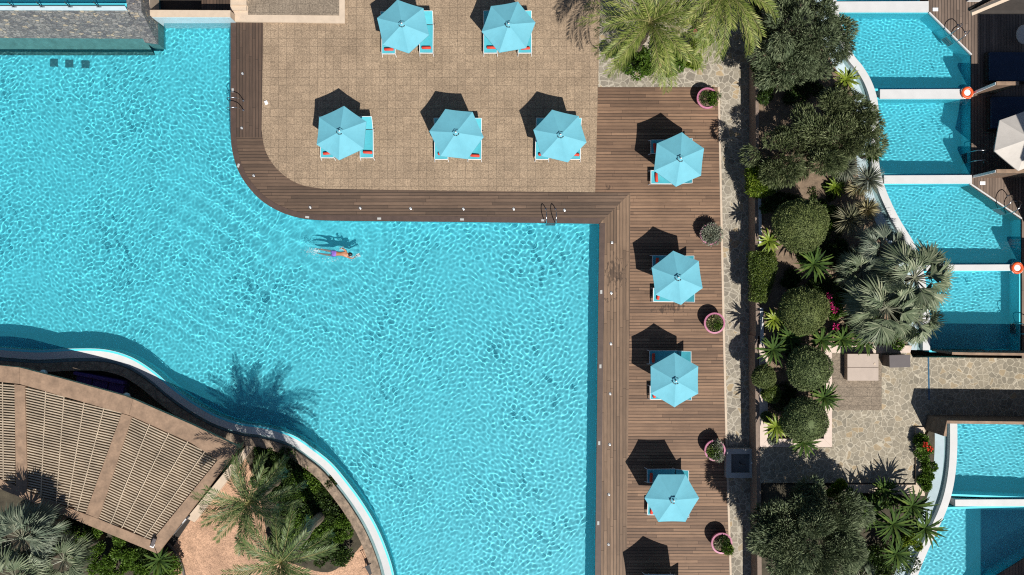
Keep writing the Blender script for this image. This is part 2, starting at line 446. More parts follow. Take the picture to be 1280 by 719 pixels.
# ================================================================== SETTING
g = MB(); g.add([(-900, -900, -1.8), (900, -900, -1.8), (900, 900, -1.8), (-900, 900, -1.8)], [(0, 1, 2, 3)])
struct(g.build('ground', MT['land']))

# ---- main pool outline (pixels of the photograph measured on the terrace level)
north_edge = spline([(289, 26), (289, 100), (289, 160), (291, 188), (298, 212), (310, 232), (327, 250), (348, 263), (371, 271), (398, 274.5), (440, 275.5)], 6) \
             + [(500, 276), (600, 277), (680, 278), (750, 279)]
east_edge = [(750, 279), (748, 420), (746.5, 560), (744.5, 719), (743, 840)]
weir = spline([(-140, 428), (-60, 431), (0, 435), (45, 438), (90, 436), (130, 437), (162, 446), (190, 463), (215, 484), (240, 502), (270, 519),
               (300.1, 529), (333, 534), (367, 545), (393, 562), (414, 579), (432, 600), (452, 627), (470, 657), (484, 690), (493, 722), (503, 780), (510, 840)], 6)
pool_px = [(-140, 70)] + [(186, 70), (205, 70), (205, 26)] + north_edge + east_edge[1:] + list(reversed(weir))
pool_xy = [P(a, b) for a, b in pool_px]
ZW = -.10; ZF = -1.45
bp = root('swimming_pool', (0, 0, ZF), 'large turquoise free-form pool with a swimmer in it beside the timber deck', 'swimming pool')
m = MB(); m.prism([Vector((p.x, p.y, ZF)) for p in [P(a, b) for a, b in [(-150, 20), (215, 20)] + north_edge[:] + east_edge[1:] + list(reversed(weir))]], ZF-.15)
receive(m.build('pool_floor', MT['pool'], bp, bp.location))
def wall_strip(pts, zt, zb, th, mat, name, parent, org, side=1):
    """vertical wall of thickness th outside the line pts"""
    mb = MB(); q = offset(pts, th*side); n = len(pts)
    vs = []
    for a, b in zip(pts, q):
        vs += [(a[0], a[1], zb), (a[0], a[1], zt), (b[0], b[1], zt), (b[0], b[1], zb)]
    fs = []
    for i in range(n-1):
        for k in range(4):
            fs.append((i*4+k, i*4+(k+1) % 4, (i+1)*4+(k+1) % 4, (i+1)*4+k))
    fs += [(3, 2, 1, 0), ((n-1)*4, (n-1)*4+1, (n-1)*4+2, (n-1)*4+3)]
    mb.add(vs, fs)
    return mb.build(name, mat, parent, org)
ne = [P(a, b) for a, b in north_edge + east_edge[1:]]
receive(wall_strip(ne, -.035, ZF, .2, MT['pool'], 'pool_wall', bp, bp.location, -1))
wl = [P(a, b) for a, b in weir]
receive(wall_strip(wl, ZW+.012, ZF, .12, MT['pool'], 'pool_wall', bp, bp.location, 1))
# weir coping, gutter and outer stone kerb along the overflowing edge
def band(pts, d0, z0, d1, z1, mat, name, parent, org, thick=.12):
    a = offset(pts, d0); b = offset(pts, d1); n = len(a); vs = []; fs = []
    for p, q in zip(a, b):
        vs += [(p[0], p[1], z0), (q[0], q[1], z1), (q[0], q[1], z1-thick), (p[0], p[1], z0-thick)]
    for i in range(n-1):
        for k in range(4):
            fs.append((i*4+k, i*4+(k+1) % 4, (i+1)*4+(k+1) % 4, (i+1)*4+k))
    return MB().add(vs, fs).build(name, mat, parent, org)
band(wl, .0, ZW+.014, .50, ZW-.08, MT['white'], 'weir_coping', bp, bp.location, .9)
band(wl, .50, -.42, .72, -.42, MT['gutter'], 'overflow_gutter', bp, bp.location, .4)
band(wl, .70, -.24, 1.16, -.24, MT['travert'], 'stone_kerb', bp, bp.location, 1.2)
for (x, y) in ((69, 77), (88, 78), (108, 79)):
    d = MB(); c = P(x, y-8, ZF); c = P(x, y, 0)*(H-ZF-.3)/H
    d.box((c.x, c.y-.1, ZF+.02), (.42, .42, .04)); receive(d.build('floor_drain', MT['drain'], bp, bp.location, bevel=.01))

# ---- water
rng = np.random.default_rng(11)
swx, swy = P(420, 318).x, P(420, 318).y
def wave_set(n, lo, hi, seed):
    r = np.random.default_rng(seed)
    L = np.exp(r.uniform(np.log(lo), np.log(hi), n))
    return [(2*np.pi/a, b, c) for a, b, c in zip(L, r.uniform(0, 2*np.pi, n), r.uniform(0, 6.28, n))]
def field(X, Y, ws):
    Z = np.zeros_like(X)
    for k, a, p in ws:
        Z += (2*np.pi/k)*np.sin(k*(X*np.cos(a)+Y*np.sin(a))+p)
    return Z/np.sqrt(len(ws))
def main_waves(X, Y):
    X = X.astype(np.float32); Y = Y.astype(np.float32)
    # slow warp keeps the pattern from lining up
    Xw = X + .25*np.sin(.7*Y+1.1); Yw = Y + .25*np.sin(.8*X+.4)
    fine = field(Xw, Yw, wave_set(60, .19, .34, 1)); mid = field(Xw, Yw, wave_set(50, .36, .75, 2)); big = field(X, Y, wave_set(14, 1.2, 3.4, 3))
    s = 1/(1+np.exp((X + .35*Y + 6.5)/2.2))             # 1 in the west of the pool, 0 in the east
    d = np.hypot((X-swx+.6)/2.6, (Y-swy-.15)/1.25)
    calm = np.clip((d-.6)/.9, .60, 1)
    tiny = field(Xw, Yw, wave_set(50, .155, .215, 21))
    patch = .86 + .26*np.sin(.55*X+.4*Y)*np.sin(.45*Y-.3*X+1) + .14*np.sin(1.3*X-.6*Y)*np.sin(1.1*Y+.7*X)
    Z = (.0100*fine*(1-.28*s) + .0062*tiny*(.35+.65*s) + .0042*mid*(.9+.3*s) + .0010*big*(.5+1.2*s))*calm*patch
    turb = field(X, Y, wave_set(30, .5, 1.3, 9)); Z += .011*turb*np.exp(-(((X-swx+2.2)/3.2)**2+((Y-swy)/1.7)**2))
    # wake rings spreading behind the swimmer
    for (dx, dy, amp) in ((-.2, 0, .0032), (.9, -.1, .002), (-1.6, .2, .003)):
        r = np.hypot(X-swx-dx, Y-swy-dy)
        Z += amp*np.sin(2*np.pi*r/.78)*np.exp(-((r-2.6)/1.9)**2)
    # rings under the steps of the ladder at the north edge
    lx, ly = P(664, 305).x, P(664, 305).y
    r = np.hypot(X-lx, Y-ly); Z += .0030*np.sin(2*np.pi*r/.42)*np.exp(-r/2.0)
    # diagonal wash off the western corner of the deck
    u = (X*.55+Y*.83); q = np.exp(-(((X+14.2)/5)**2+((Y-3.2)/3.2)**2))
    Z += .011*q*np.sin(2*np.pi*u/.95+.8*np.sin(.9*X))
    u2 = X*.8-Y*.6; q2 = np.exp(-(((X+18)/5)**2+((Y-1.5)/4)**2)); Z += .006*q2*np.sin(2*np.pi*u2/1.15+1.1*np.sin(.7*Y))
    q3 = np.exp(-(((X+15)/6)**2+((Y+2.5)/1.6)**2)); Z += .007*q3*np.sin(2*np.pi*(.45*X+.9*Y)/.8+np.sin(1.1*X))
    return Z
def small_waves(amp, seed):
    def f(X, Y):
        X = X.astype(np.float32); Y = Y.astype(np.float32)
        return amp*(field(X, Y*1.5, wave_set(40, .17, .28, seed)) + .22*field(X, Y*1.3, wave_set(22, .4, .9, seed+1)))
    return f
mw, wnt, bs = new_mat('water'); wnt.nodes.remove(bs)
gl = wnt.nodes.new('ShaderNodeBsdfGlass'); gl.inputs['IOR'].default_value = 1.33; gl.inputs['Roughness'].default_value = 0
gl.inputs['Color'].default_value = (.96, .99, 1, 1)
turbid = wnt.nodes.new('ShaderNodeBsdfDiffuse'); turbid.inputs[0].default_value = (.08, .74, .95, 1)   # milky tint standing in for light scattered in the water, lifts its shade
wmx = wnt.nodes.new('ShaderNodeMixShader'); wmx.inputs[0].default_value = .085
wnt.links.new(gl.outputs[0], wmx.inputs[1]); wnt.links.new(turbid.outputs[0], wmx.inputs[2])
wnt.links.new(wmx.outputs[0], wnt.nodes['Material Output'].inputs[0])
def water(poly, z, step, f, name='water'):
    xs = [p[0] for p in poly]; ys = [p[1] for p in poly]
    x0, x1, y0, y1 = max(min(xs), -29)-.1, min(max(xs), 29)+.1, max(min(ys), -17.5)-.1, min(max(ys), 17.5)+.1
    nx, ny = int((x1-x0)/step)+1, int((y1-y0)/step)+1
    X, Y = np.meshgrid(np.linspace(x0, x1, nx), np.linspace(y0, y1, ny))
    I = inside(X, Y, poly)
    G = I.copy()
    for _ in range(2):
        G[1:] |= G[:-1].copy(); G[:-1] |= G[1:].copy(); G[:, 1:] |= G[:, :-1].copy(); G[:, :-1] |= G[:, 1:].copy()
    Z = z + f(X, Y)
    idx = -np.ones(X.shape, int); idx[G] = np.arange(G.sum())
    V = np.stack([X[G], Y[G], Z[G]], -1)
    q = G[:-1, :-1] & G[:-1, 1:] & G[1:, 1:] & G[1:, :-1]
    F = np.stack([idx[:-1, :-1][q], idx[:-1, 1:][q], idx[1:, 1:][q], idx[1:, :-1][q]], -1)
    o = np_mesh(name, V, F, mw, smooth=True)
    o.cycles.is_caustics_caster = True
    return struct(o)
water([(p.x, p.y) for p in pool_xy], ZW, .040, main_waves)

# ---- timber deck, terrace, paths
inner = [(329, 26), (328, 100), (327, 162)] + spline([(327, 162), (331, 186), (341, 205), (356, 220), (376, 231), (402, 236)], 5)[1:] + [(500, 237.5), (744, 240.5)]
edge_off = lambda pts, d: [(q.x, q.y) for q in offset([P(a, b) for a, b in pts], d)]
nl = [i for i, p in enumerate(north_edge) if p[1] < 172][-1]
il = [i for i, p in enumerate(inner) if p[1] < 172][-1]
top = lambda pts, z: [P(a, b, z) for a, b in pts]
m = MB(); m.prism(top(north_edge[:nl+1] + list(reversed(inner[:il+1])), 0), -.5); struct(m.build('pool_deck', MT['deck_dark_v']))
m = MB(); m.prism(top(north_edge[nl:] + [(788, 241), (744, 240.5)] + list(reversed(inner[il:-1])), 0), -.5); struct(m.build('pool_deck', MT['deck_dark']))
deck_east = [(897, 109), (898.5, 180), (903, 400), (907, 560), (912, 719), (915, 840)]
m = MB(); m.prism(top([(750, 279), (788, 241), (787, 400), (784.5, 600), (783, 719), (781, 840)] + list(reversed(east_edge)), 0), -.5); struct(m.build('pool_deck', MT['deck_v']))
m = MB(); m.prism(top([(747.5, 109), (897, 109)] + deck_east[1:] + [(781, 840), (783, 719), (784.5, 600), (787, 400), (788, 241), (744, 240.5)], 0), -.5); struct(m.build('pool_deck', MT['deck_h']))
# darker nosing board along the water
for pts in (north_edge, east_edge):
    q = [P(a, b) for a, b in pts]
    band(q, -.26, .010, .03, .010, MT['edge'], 'deck_edge', None, (0, 0, 0), .16)
for o in [x for x in COL.objects if x.name.startswith('deck_edge')]: struct(o)
# terrace
tp = [(329, -80), (753, -80), (750, 20), (747.5, 109), (744, 240.5)] + list(reversed(inner[1:-1])) + [(329, 26)]
m = MB(); m.prism(top(tp, .012), -.5); struct(m.build('terrace', MT['terrace']))
# flagstone path
m = MB(); m.prism(top([(750, -80), (960, -80), (960, 840), (915, 840)] + list(reversed(deck_east)) + [(747.5, 109)], -.004), -.5); struct(m.build('path', MT['flag']))
k = [P(a, b) for a, b in deck_east]
struct(band(k, -.11, .006, -.01, .006, MT['cream'], 'path_kerb', None, (0, 0, 0), .3))
k = [P(a, b) for a, b in [(750, -80), (747.5, 109), (897, 109)]]

# ---- cream bordered platform and stair well at the top
m = MB(); m.prism(top([(290, -80), (431, -80), (431, 29), (290, 27)], .14), -.3)
struct(m.build('platform_border', MT['cream']))
m = MB(); m.prism(top([(310, -80), (424, -80), (424, 19.5), (310, 18.5)], .150), .1); struct(m.build('platform_paving', MT['terrace2']))
sw = root('stair_well', P(238, 8, .9), 'sunken landing coloured dark for shade, with beige rim at the head of the pool', 'stairwell')
m = MB()
m.prism(top([(176, -80), (187, -80), (187, 12.5), (288, 13), (288, 21.5), (190, 21.5), (176, 10)], .9), -.3)
m.build('rim', MT['cream'], sw, sw.location)
m = MB(); m.prism([P(190, 21.5, .88)+Vector((0, -.02, 0)), P(288, 21.5, .88)+Vector((0, -.02, 0)), P(288, 21.5, .88)+Vector((0, .1, 0)), P(190, 21.5, .88)+Vector((0, .1, 0))], -1.4)
receive(m.build('tiled_face', MT['bluewhite'], sw, sw.location))
m = MB(); m.prism(top([(187, -80), (252, -80), (252, 13), (187, 12.5)], -.6), -1.2); m.build('landing', MT['dark'], sw, sw.location)  # floor coloured dark to stand for the shade inside the opening
m = MB(); m.prism(top([(252, -80), (288, -80), (288, 13), (252, 13)], -.1), -1.2); m.build('deck', MT['deck_dark_v'], sw, sw.location)
m = MB()
for i in range(7):
    z = .9 - i*.0 + i*.16; y = 12 - i*7
    m.prism(top([(288-(6-i)*.0, y-7), (308, y-7), (308, y+1), (288, y+1)], .14+(i+1)*.15), -.3)
m.build('stair', MT['cream'], sw, sw.location)
# ---- battered stone wall with the raised pool behind it
ws = root('stone_wall', P(90, 30, 0), 'rough grey battered stone wall rising out of the pool', 'wall')
tz = 2.0
m = MB()
a = [P(-140, 12, tz), P(158, 12.5, tz)]
b = [P(-140, 47, ZW), P(181, 48.5, ZW)]
bo = [Vector((a[0].x, b[0].y-.55, ZF)), Vector((b[1].x, b[1].y-.55, ZF))]
b2 = [Vector((q.x, q.y+3, q.z)) for q in a]
m.add([a[0], a[1], b[1], b[0]], [(0, 3, 2, 1)])
m.build('wall_face', MT['rubble'], ws, ws.location)
m = MB(); m.add([b[0], b[1], bo[1], bo[0]], [(0, 3, 2, 1)]); receive(m.build('submerged_footing', MT['stepteal'], ws, ws.location))
m = MB()
m.prism([P(-140, 7.5, tz), P(-140, 12.4, tz), P(159, 13, tz), P(156, 7.5, tz)], tz-.4); m.build('ledge', MT['bluewhite'], ws, ws.location)
# pier at its end
def loft(mb, A, B):
    n = len(A); mb.add(A+B, [tuple(range(n-1, -1, -1))] + [(i, (i+1) % n, n+(i+1) % n, n+i) for i in range(n)] + [tuple(range(n, 2*n))])
Lp = [P(153, -60, 2.0), P(159, 12, 2.0), P(170, 32, 1.0), P(181, 53, 0.02)]; Rp = [P(172, -60, 2.0), P(177, 14, 1.95), P(187, 35, 1.0), P(197, 55, 0.02)]
def ridge(zb, name, mat, zt=None):
    m = MB(); n = 4
    L_ = [q if zt is None else Vector((q.x, q.y, zt)) for q in Lp]; R_ = [q if zt is None else Vector((q.x, q.y, zt)) for q in Rp]
    lo_ = lambda q: Vector((q.x, q.y, zb)); vs = L_ + R_ + [lo_(q) for q in Lp] + [lo_(q) for q in Rp]; fs = []
    for i in range(n-1):
        fs += [(i, i+1, n+i+1, n+i), (n+i, n+i+1, 3*n+i+1, 3*n+i), (i+1, i, 2*n+i, 2*n+i+1)]
    fs += [(n-1, 3*n-1, 4*n-1, 2*n-1)]
    m.add(vs, fs); return m.build(name, mat, ws, ws.location)
ridge(ZW, 'pier', MT['rubble'])
receive(ridge(ZF, 'submerged_footing', MT['stepteal'], ZW-.005))
rp = root('raised_pool', P(60, -10, tz-1), 'raised blue pool above the grey stone wall', 'swimming pool')
m = MB(); m.prism(top([(-140, -90), (162, -90), (162, 7), (-140, 7)], tz-1.2), tz-1.4); receive(m.build('pool_floor', MT['pool'], rp, rp.location))
m = MB(); m.prism(top([(-140, 4.2), (162, 4.2), (162, 7), (-140, 7)], tz-.03), tz-1.2); receive(m.build('pool_wall', MT['pool'], rp, rp.location))
water([(p.x, p.y) for p in top([(-140, -60), (161, -60), (161, 4.4), (-140, 4.4)], tz)], tz-.06, .09, small_waves(.002, 70))
rl = root('safety_rail', P(60, 6, tz), 'slim dark rail along the ledge of the raised pool', 'railing')
m = MB(); m.tube([P(-140, 7, tz+.45), P(156, 7.2, tz+.45)], .022); m.tube([P(-140, 6.6, tz+.15), P(156, 6.8, tz+.15)], .015); m.build('rail', MT['darkmetal'], rl, rl.location)
for x in (-18, 18, 53, 88, 124):
    m = MB(); b0 = P(x, 9, tz); m.tube([b0, b0+Vector((-.05, .1, .5))], .025); m.tube([b0+Vector((-.12, 0, .02)), b0+Vector((.12, 0, .02))], .02)
    m.build('post', MT['darkmetal'], rl, rl.location)

# ---- raised garden and right-hand side
def zr(pts, d=0): return [P(a, b, ZR+d) for a, b in pts]
m = MB(); m.prism(zr([(947, -90), (1300, -90), (1300, 432), (1040, 432), (1040, 500), (1040, 559), (950, 559), (949, 430), (947, 240)], -.10), -.4)
pools_r = None
gs = None
# (soil is built below, with the pool basins cut out)
# west edges of the private pools
curveA = spline([(1040, -60), (1046, 0), (1054, 35), (1066, 66), (1079, 83), (1090, 102), (1097, 124), (1099, 150), (1099, 200), (1104, 226), (1113, 250), (1126, 276), (1144, 306), (1154, 335), (1160, 370), (1163, 405), (1163, 438)], 5)
curveB = spline([(1197, 523), (1197, 530), (1197, 560), (1195, 590), (1190, 618), (1182, 642), (1170, 668), (1158, 694), (1147, 722), (1128, 775), (1112, 830)], 5)
east_A = [(1110, -60), (1112, 0), (1161, 16), (1214, 69), (1214, 232), (1277, 275), (1277, 438)]
cA = [P(a, b, ZR) for a, b in curveA]; cB = [P(a, b, ZR) for a, b in curveB]
# garden soil west of the curve
m = MB(); left_of = [(q.x, q.y) for q in offset(cA, 1.1)]
soil = [Vector((P(947, -90, ZR).x, P(947, -90, ZR).y, ZR-.12))] + [Vector((x, y, ZR-.12)) for x, y in left_of] + zr([(1140, 436), (1040, 436), (1040, 553), (950, 557), (949, 430)], -.12)
m.prism(soil, -.4); struct(m.build('garden_soil', MT['soil']))
lB = [(q.x, q.y) for q in offset(cB, 1.1)]
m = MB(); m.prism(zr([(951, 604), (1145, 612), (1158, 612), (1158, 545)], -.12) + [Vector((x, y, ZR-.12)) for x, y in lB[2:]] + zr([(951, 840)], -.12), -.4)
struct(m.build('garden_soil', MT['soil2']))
gw = root('retaining_wall', P(946, 400, 0), 'low brown and white wall between the flagstone path and the garden', 'wall')
m = MB()
for y0, y1 in ((-90, 240), (240, 420), (420, 561)):
    m.prism(zr([(943.5, y0), (947.5, y0), (950, y1) if y0 > 0 else (949, y1), (945, y1)], -.005), -.2)
m.prism(zr([(945.5, 561), (951, 561), (953, 840), (948, 840)], -.01), -.2)
m.build('wall_body', MT['wallstone'], gw, gw.location)
m = MB(); m.prism(zr([(948, 248), (951.5, 248), (952.5, 305), (949, 305)], .03), ZR-.3); m.prism(zr([(950, 385), (954, 385), (955, 430), (951, 430)], .03), ZR-.3)
m.build('white_cap', MT['white'], gw, gw.location)
# planter coping
pc = root('planter_border', P(1000, 558, ZR), 'pale pink stone border framing the clipped balls bed', 'planter border')
for pts in ([(949, 430), (960, 430), (960, 550), (950, 559)], [(950, 559), (960, 548.5), (1030, 548.5), (1040, 559)],
            [(1030, 452), (1040, 452), (1040, 559), (1030, 548.5)], [(1030, 432), (1140, 432), (1138, 441), (1040, 441), (1040, 452), (1030, 452)]):
    m = MB(); m.prism(zr(pts, .02), ZR-.35); m.build('coping', MT['pinkstone'], pc, pc.location, bevel=.01)
# flagstone terrace
m = MB(); m.prism(zr([(1040, 441), (1138, 441), (1141, 447), (1183, 447), (1350, 449), (1350, 521), (1159, 520.5), (1157.5, 540), (1144, 545), (1144, 604), (950.5, 604), (950.5, 559.4), (1040, 559.4)]), -.3)
struct(m.build('upper_terrace', MT['flag2']))
m = MB(); m.prism(zr([(1040, 442), (1102, 442), (1102, 513), (1040, 513)], .006), ZR-.05); struct(m.build('tile_inset', MT['terrace2']))
for pts in ([(1140, 534), (1144, 534), (1144, 607), (1140.5, 603.5)], [(1025, 603.5), (1140, 603.5), (1144, 607), (1025, 606.5)]):
    pass
tb = root('terrace_kerb', P(1145, 600, ZR), 'cream kerb round the corner of the raised flagstone terrace', 'kerb')
m = MB(); m.prism(zr([(1145, 534), (1156, 534), (1156, 620), (1050, 615), (1050, 606), (1145, 606)], .10), ZR-.35); m.build('kerb_stone', MT['cream'], tb, tb.location, bevel=.01)
m = MB(); m.prism(zr([(1143, 545), (1145.2, 545), (1145.2, 606), (1060, 606), (1060, 604), (1143, 604)], .008), ZR-.05); m.build('drain_slot', MT['dark'], tb, tb.location)
ds = MB(); ds.prism(zr([(1159.5, 447), (1161.5, 447), (1162.5, 500), (1160.5, 500)], .006), ZR-.05); struct(ds.build('drain_channel', MT['navygut']))

def private_pool(cpts, a, b, east, label, zwall_s=True, seed=100, bottomshade=0):
    """cpts: west curve in px between rows a and b; east: px points from north to south"""
    wpts = [p for p in cpts if a <= p[1] <= b]
    outline = wpts + list(reversed(east))
    r = root('private_pool', P(*outline[0], ZR-1.3), label, 'swimming pool', 'private pools beside the garden')
    m = MB(); m.prism([Vector((q.x, q.y, ZR-1.42)) for q in zr(outline)], ZR-1.55); receive(m.build('pool_floor', MT['pool2'], r, r.location))
    ring = [P(x, y, ZR) for x, y in outline + [outline[0]]]
    ar = sum(ring[i].x*ring[i+1].y-ring[i+1].x*ring[i].y for i in range(len(ring)-1))
    receive(wall_strip(ring, ZR-.085, ZR-1.42, .10, MT['pool2'], 'pool_wall', r, r.location, 1 if ar > 0 else -1))
    water([(q.x, q.y) for q in ring[:-1]], ZR-.10, .042, small_waves(.0068, seed))
    return r
pA = private_pool(curveA, -60, 1.5, [(1112, -60), (1150, 0.5)], 'private pool cut off by the top edge of the picture', seed=101)
pB = private_pool(curveA, 13, 111.5, [(1161, 16), (1214, 69), (1214, 111)], 'private pool with a slanting corner deck and ladder, beside the olive trees', seed=103)
pC = private_pool(curveA, 123, 219, [(1214, 124), (1214, 218.5)], 'small square private pool between the two lifebuoy walls', seed=105)
pD = private_pool(curveA, 229, 331, [(1212, 230), (1277, 274), (1277, 330)], 'wedge shaped private pool behind the silver fan palms', seed=107)
pE = private_pool(curveA, 338, 438.1, [(1275, 338.5), (1275, 438)], 'lowest private pool of the upper row, ending at the flagstone terrace', seed=109)
pF = private_pool(curveB, 520, 622, [(1340, 523.5), (1340, 624)], 'private pool behind the brown capped wall below the terrace', seed=111)
pG = private_pool(curveB, 633, 830, [(1340, 633), (1340, 660), (1246, 719), (1190, 800)], 'private pool in the lower corner, mostly in shade', seed=113)
# curved weir walls in front of the private pools
for cc, lab in ((cA, 'curved white overflow wall of the upper private pools'), (cB, 'curved white overflow wall of the lower private pools')):
    r = root('overflow_wall', (cc[4].x, cc[4].y, 0), lab, 'wall')
    band(cc, .0, ZR-.03, .36, ZR-.05, MT['white'], 'coping', r, r.location, 1.6)
    band(cc, .36, ZR-.34, .62, ZR-.34, MT['gutter'], 'gutter', r, r.location, .6)
    band(cc, .62, ZR-.12, 1.10, ZR-.30, MT['bluewhite'], 'outer_face', r, r.location, 1.6)
for (x0, x1, y0, y1, lab) in ((1044, 1161, 1.5, 15, 'white wall dividing the topmost two private pools'),
                         (1100, 1214, 111.3, 123.5, 'white dividing wall carrying the upper lifebuoy'),
                         (1105, 1215, 218.8, 229.5, 'white dividing wall between the square pool and the wedge shaped pool'),
                         (1158, 1279, 330.5, 338.5, 'white dividing wall carrying the lower lifebuoy'),
                         (1194, 1340, 624, 633, 'white dividing wall of the lower private pools')):
    r = root('dividing_wall', P((x0+x1)/2, (y0+y1)/2, 0), lab, 'wall', 'walls dividing the private pools')
    m = MB(); m.prism(zr([(x0, y0+.5), (x1, y0), (x1, y1), (x0, y1)], .05), 0); receive(m.build('wall_body', MT['white'], r, r.location, bevel=.01))
# decks behind the private pools
m = MB(); m.prism(zr([(1152, -90), (1330, -90), (1330, 232), (1214, 232), (1214.3, 69), (1161.5, 15.5)], -.005), -.3)
struct(m.build('pool_deck', MT['deck_r']))
m = MB(); m.prism(zr([(1214, 232), (1330, 232), (1330, 448), (1277.3, 448), (1277.3, 274.5)], -.005), -.3); struct(m.build('pool_deck', MT['deck_r']))
m = MB(); m.prism(zr([(1341, 660), (1341, 840), (1190, 840), (1190, 801), (1246.4, 719.4)], -.005), -.3); struct(m.build('pool_deck', MT['deck_r']))
for i, (pts, lab) in enumerate((([(1161, 16), (1214, 69)], 'upper'), ([(1212.5, 230.5), (1277, 274)], 'lower'))):
    q = [P(a, b, ZR) for a, b in pts]
    struct(band(q, -.07, ZR+.01, .0, ZR+.01, MT['white'], 'pool_kerb', None, (0, 0, 0), .2))
# parapet walls with brown caps
def parapet(pts, h, th, lab, name='parapet_wall', mat='darkstone', cap='roofwood', grp=None):
    q = [P(a, b, ZR) for a, b in pts]
    r = root(name, q[0], lab, 'wall', grp)
    wall_strip(q, ZR+h, 0, th, MT[mat], 'wall_body', r, r.location, 1)
    band(q, -.01, ZR+h+.05, th+.01, ZR+h+.05, MT[cap], 'cap', r, r.location, .05)
    return r
parapet([(1340, 441.5), (1188, 440), (1166, 439.5)], 1.9, .10, 'dark wall with brown cap closing the upper private pools')
parapet([(1350, 524), (1159, 521.5), (1158, 537)], 2.0, .12, 'tall dark wall with brown cap shading the flagstone terrace')
for (x, y, L, lab) in ((1217, 116.5, 1.05, 'wooden screen standing behind the upper lifebuoy'), (1217, 221, 3.4, 'wooden screen at the head of the square pool'),
                       (1279, 334, 3.0, 'wooden screen behind the lower lifebuoy')):
    r = root('privacy_screen', P(x, y, ZR), lab, 'screen', 'wooden privacy screens')
    c = P(x, y, ZR)
    m = MB(); m.box((c.x+L/2, c.y, ZR+1.05), (L, .10, 2.1)); m.build('panel', MT['woodwall'], r, r.location)
    m = MB(); m.box((c.x+L/2, c.y, ZR+2.12), (L+.04, .18, .06)); m.build('cap', MT['roofwood'], r, r.location)
    m = MB(); m.box((c.x-.03, c.y, ZR+1.05), (.05, .12, 2.1)); m.build('end_post', MT['paper'], r, r.location)
for (x, y, rz) in ((1209, 116, .3), (1271.5, 335, 0)):
    c = P(x, y, ZR+.14)
    r = root('lifebuoy', c, 'orange and white lifebuoy ' + ('beside the wooden screen above the square pool' if y < 200 else 'near the frame edge below the wedge shaped pool'), 'lifebuoy', 'lifebuoys', rz)
    MB().torus((0, 0, 0), .235, .075).build('ring', MT['orange'], r, smooth=True)
    m = MB(); m.lathe([(0.001, .02), (.16, .02), (.16, -.02), (.001, -.02)], n=20); m.build('bracket', MT['paper'], r)
    for k in range(4):
        m = MB(); a = math.pi/4+k*math.pi/2; m.tube([(math.cos(a+dt)*.315, math.sin(a+dt)*.315, 0) for dt in (-.25, 0, .25)], .012)
        m.build('grab_rope', MT['paper'], r)
# hotel wings east of the picture: they shade the decks
for (pts, h, lab) in (([(1290, 150), (1420, 150), (1420, 298), (1290, 298)], 8.0, 'hotel wing shading the upper decks'),
                      ([(1345, 352), (1440, 352), (1440, 640), (1345, 640)], 6.5, 'middle hotel wing set back from the decks'),
                      ([(1296, 775), (1440, 775), (1440, 1000), (1296, 1000)], 8.0, 'hotel wing shading the lower pools')):
    f0 = [P(a, b, 0)*((H-ZR)/H) for a, b in pts]
    r = root('hotel_wing', (f0[0].x, f0[0].y, 0), lab, 'building', 'hotel wings')
    m = MB(); m.prism([Vector((q.x, q.y, ZR+h)) for q in f0], 0); m.build('wall', MT['plaster'], r, r.location)
    cx = sum(q.x for q in f0)/4; cyy = sum(q.y for q in f0)/4
    m = MB(); m.prism([Vector((cx+(q.x-cx)*1.03, cyy+(q.y-cyy)*1.03, ZR+h+.25)) for q in f0], ZR+h-.02); m.build('roof', MT['cream'], r, r.location)
    for st in range(2):
        for k in range(4):
            y = f0[0].y + (f0[3].y-f0[0].y)*(k+.5)/4; z = ZR+.4+st*3.2
            m = MB(); m.box((f0[0].x-.02, y, z+1.0), (.06, 1.3, 2.0)); m.build('window', MT['navy'], r, r.location)
# pitched awning at the top right
r = root('awning', P(1240, 5, ZR), 'sloping dark slatted awning with cream fascia over the shaded deck', 'awning')
m = MB(); A = [P(1216, 17, ZR+2.4), P(1263, -2, ZR+3.0), P(1330, -30, ZR+3.0), P(1330, 17, ZR+2.4)]
m.add(A + [q-Vector((0, 0, .1)) for q in A], [(0, 1, 2, 3), (7, 6, 5, 4), (0, 4, 5, 1), (1, 5, 6, 2), (2, 6, 7, 3), (3, 7, 4, 0)]); m.build('slatted_roof', MT['dark'], r, r.location)
m = MB(); m.tube([P(1214, 16.5, ZR+2.45), P(1263, -4, ZR+3.05)], .13, 4); m.build('fascia', MT['cream'], r, r.location)
m = MB(); m.tube([P(1211, 12, ZR+2.3), P(1240, -3, ZR+2.3)], .10, 4); m.build('beam', MT['dark'], r, r.location)
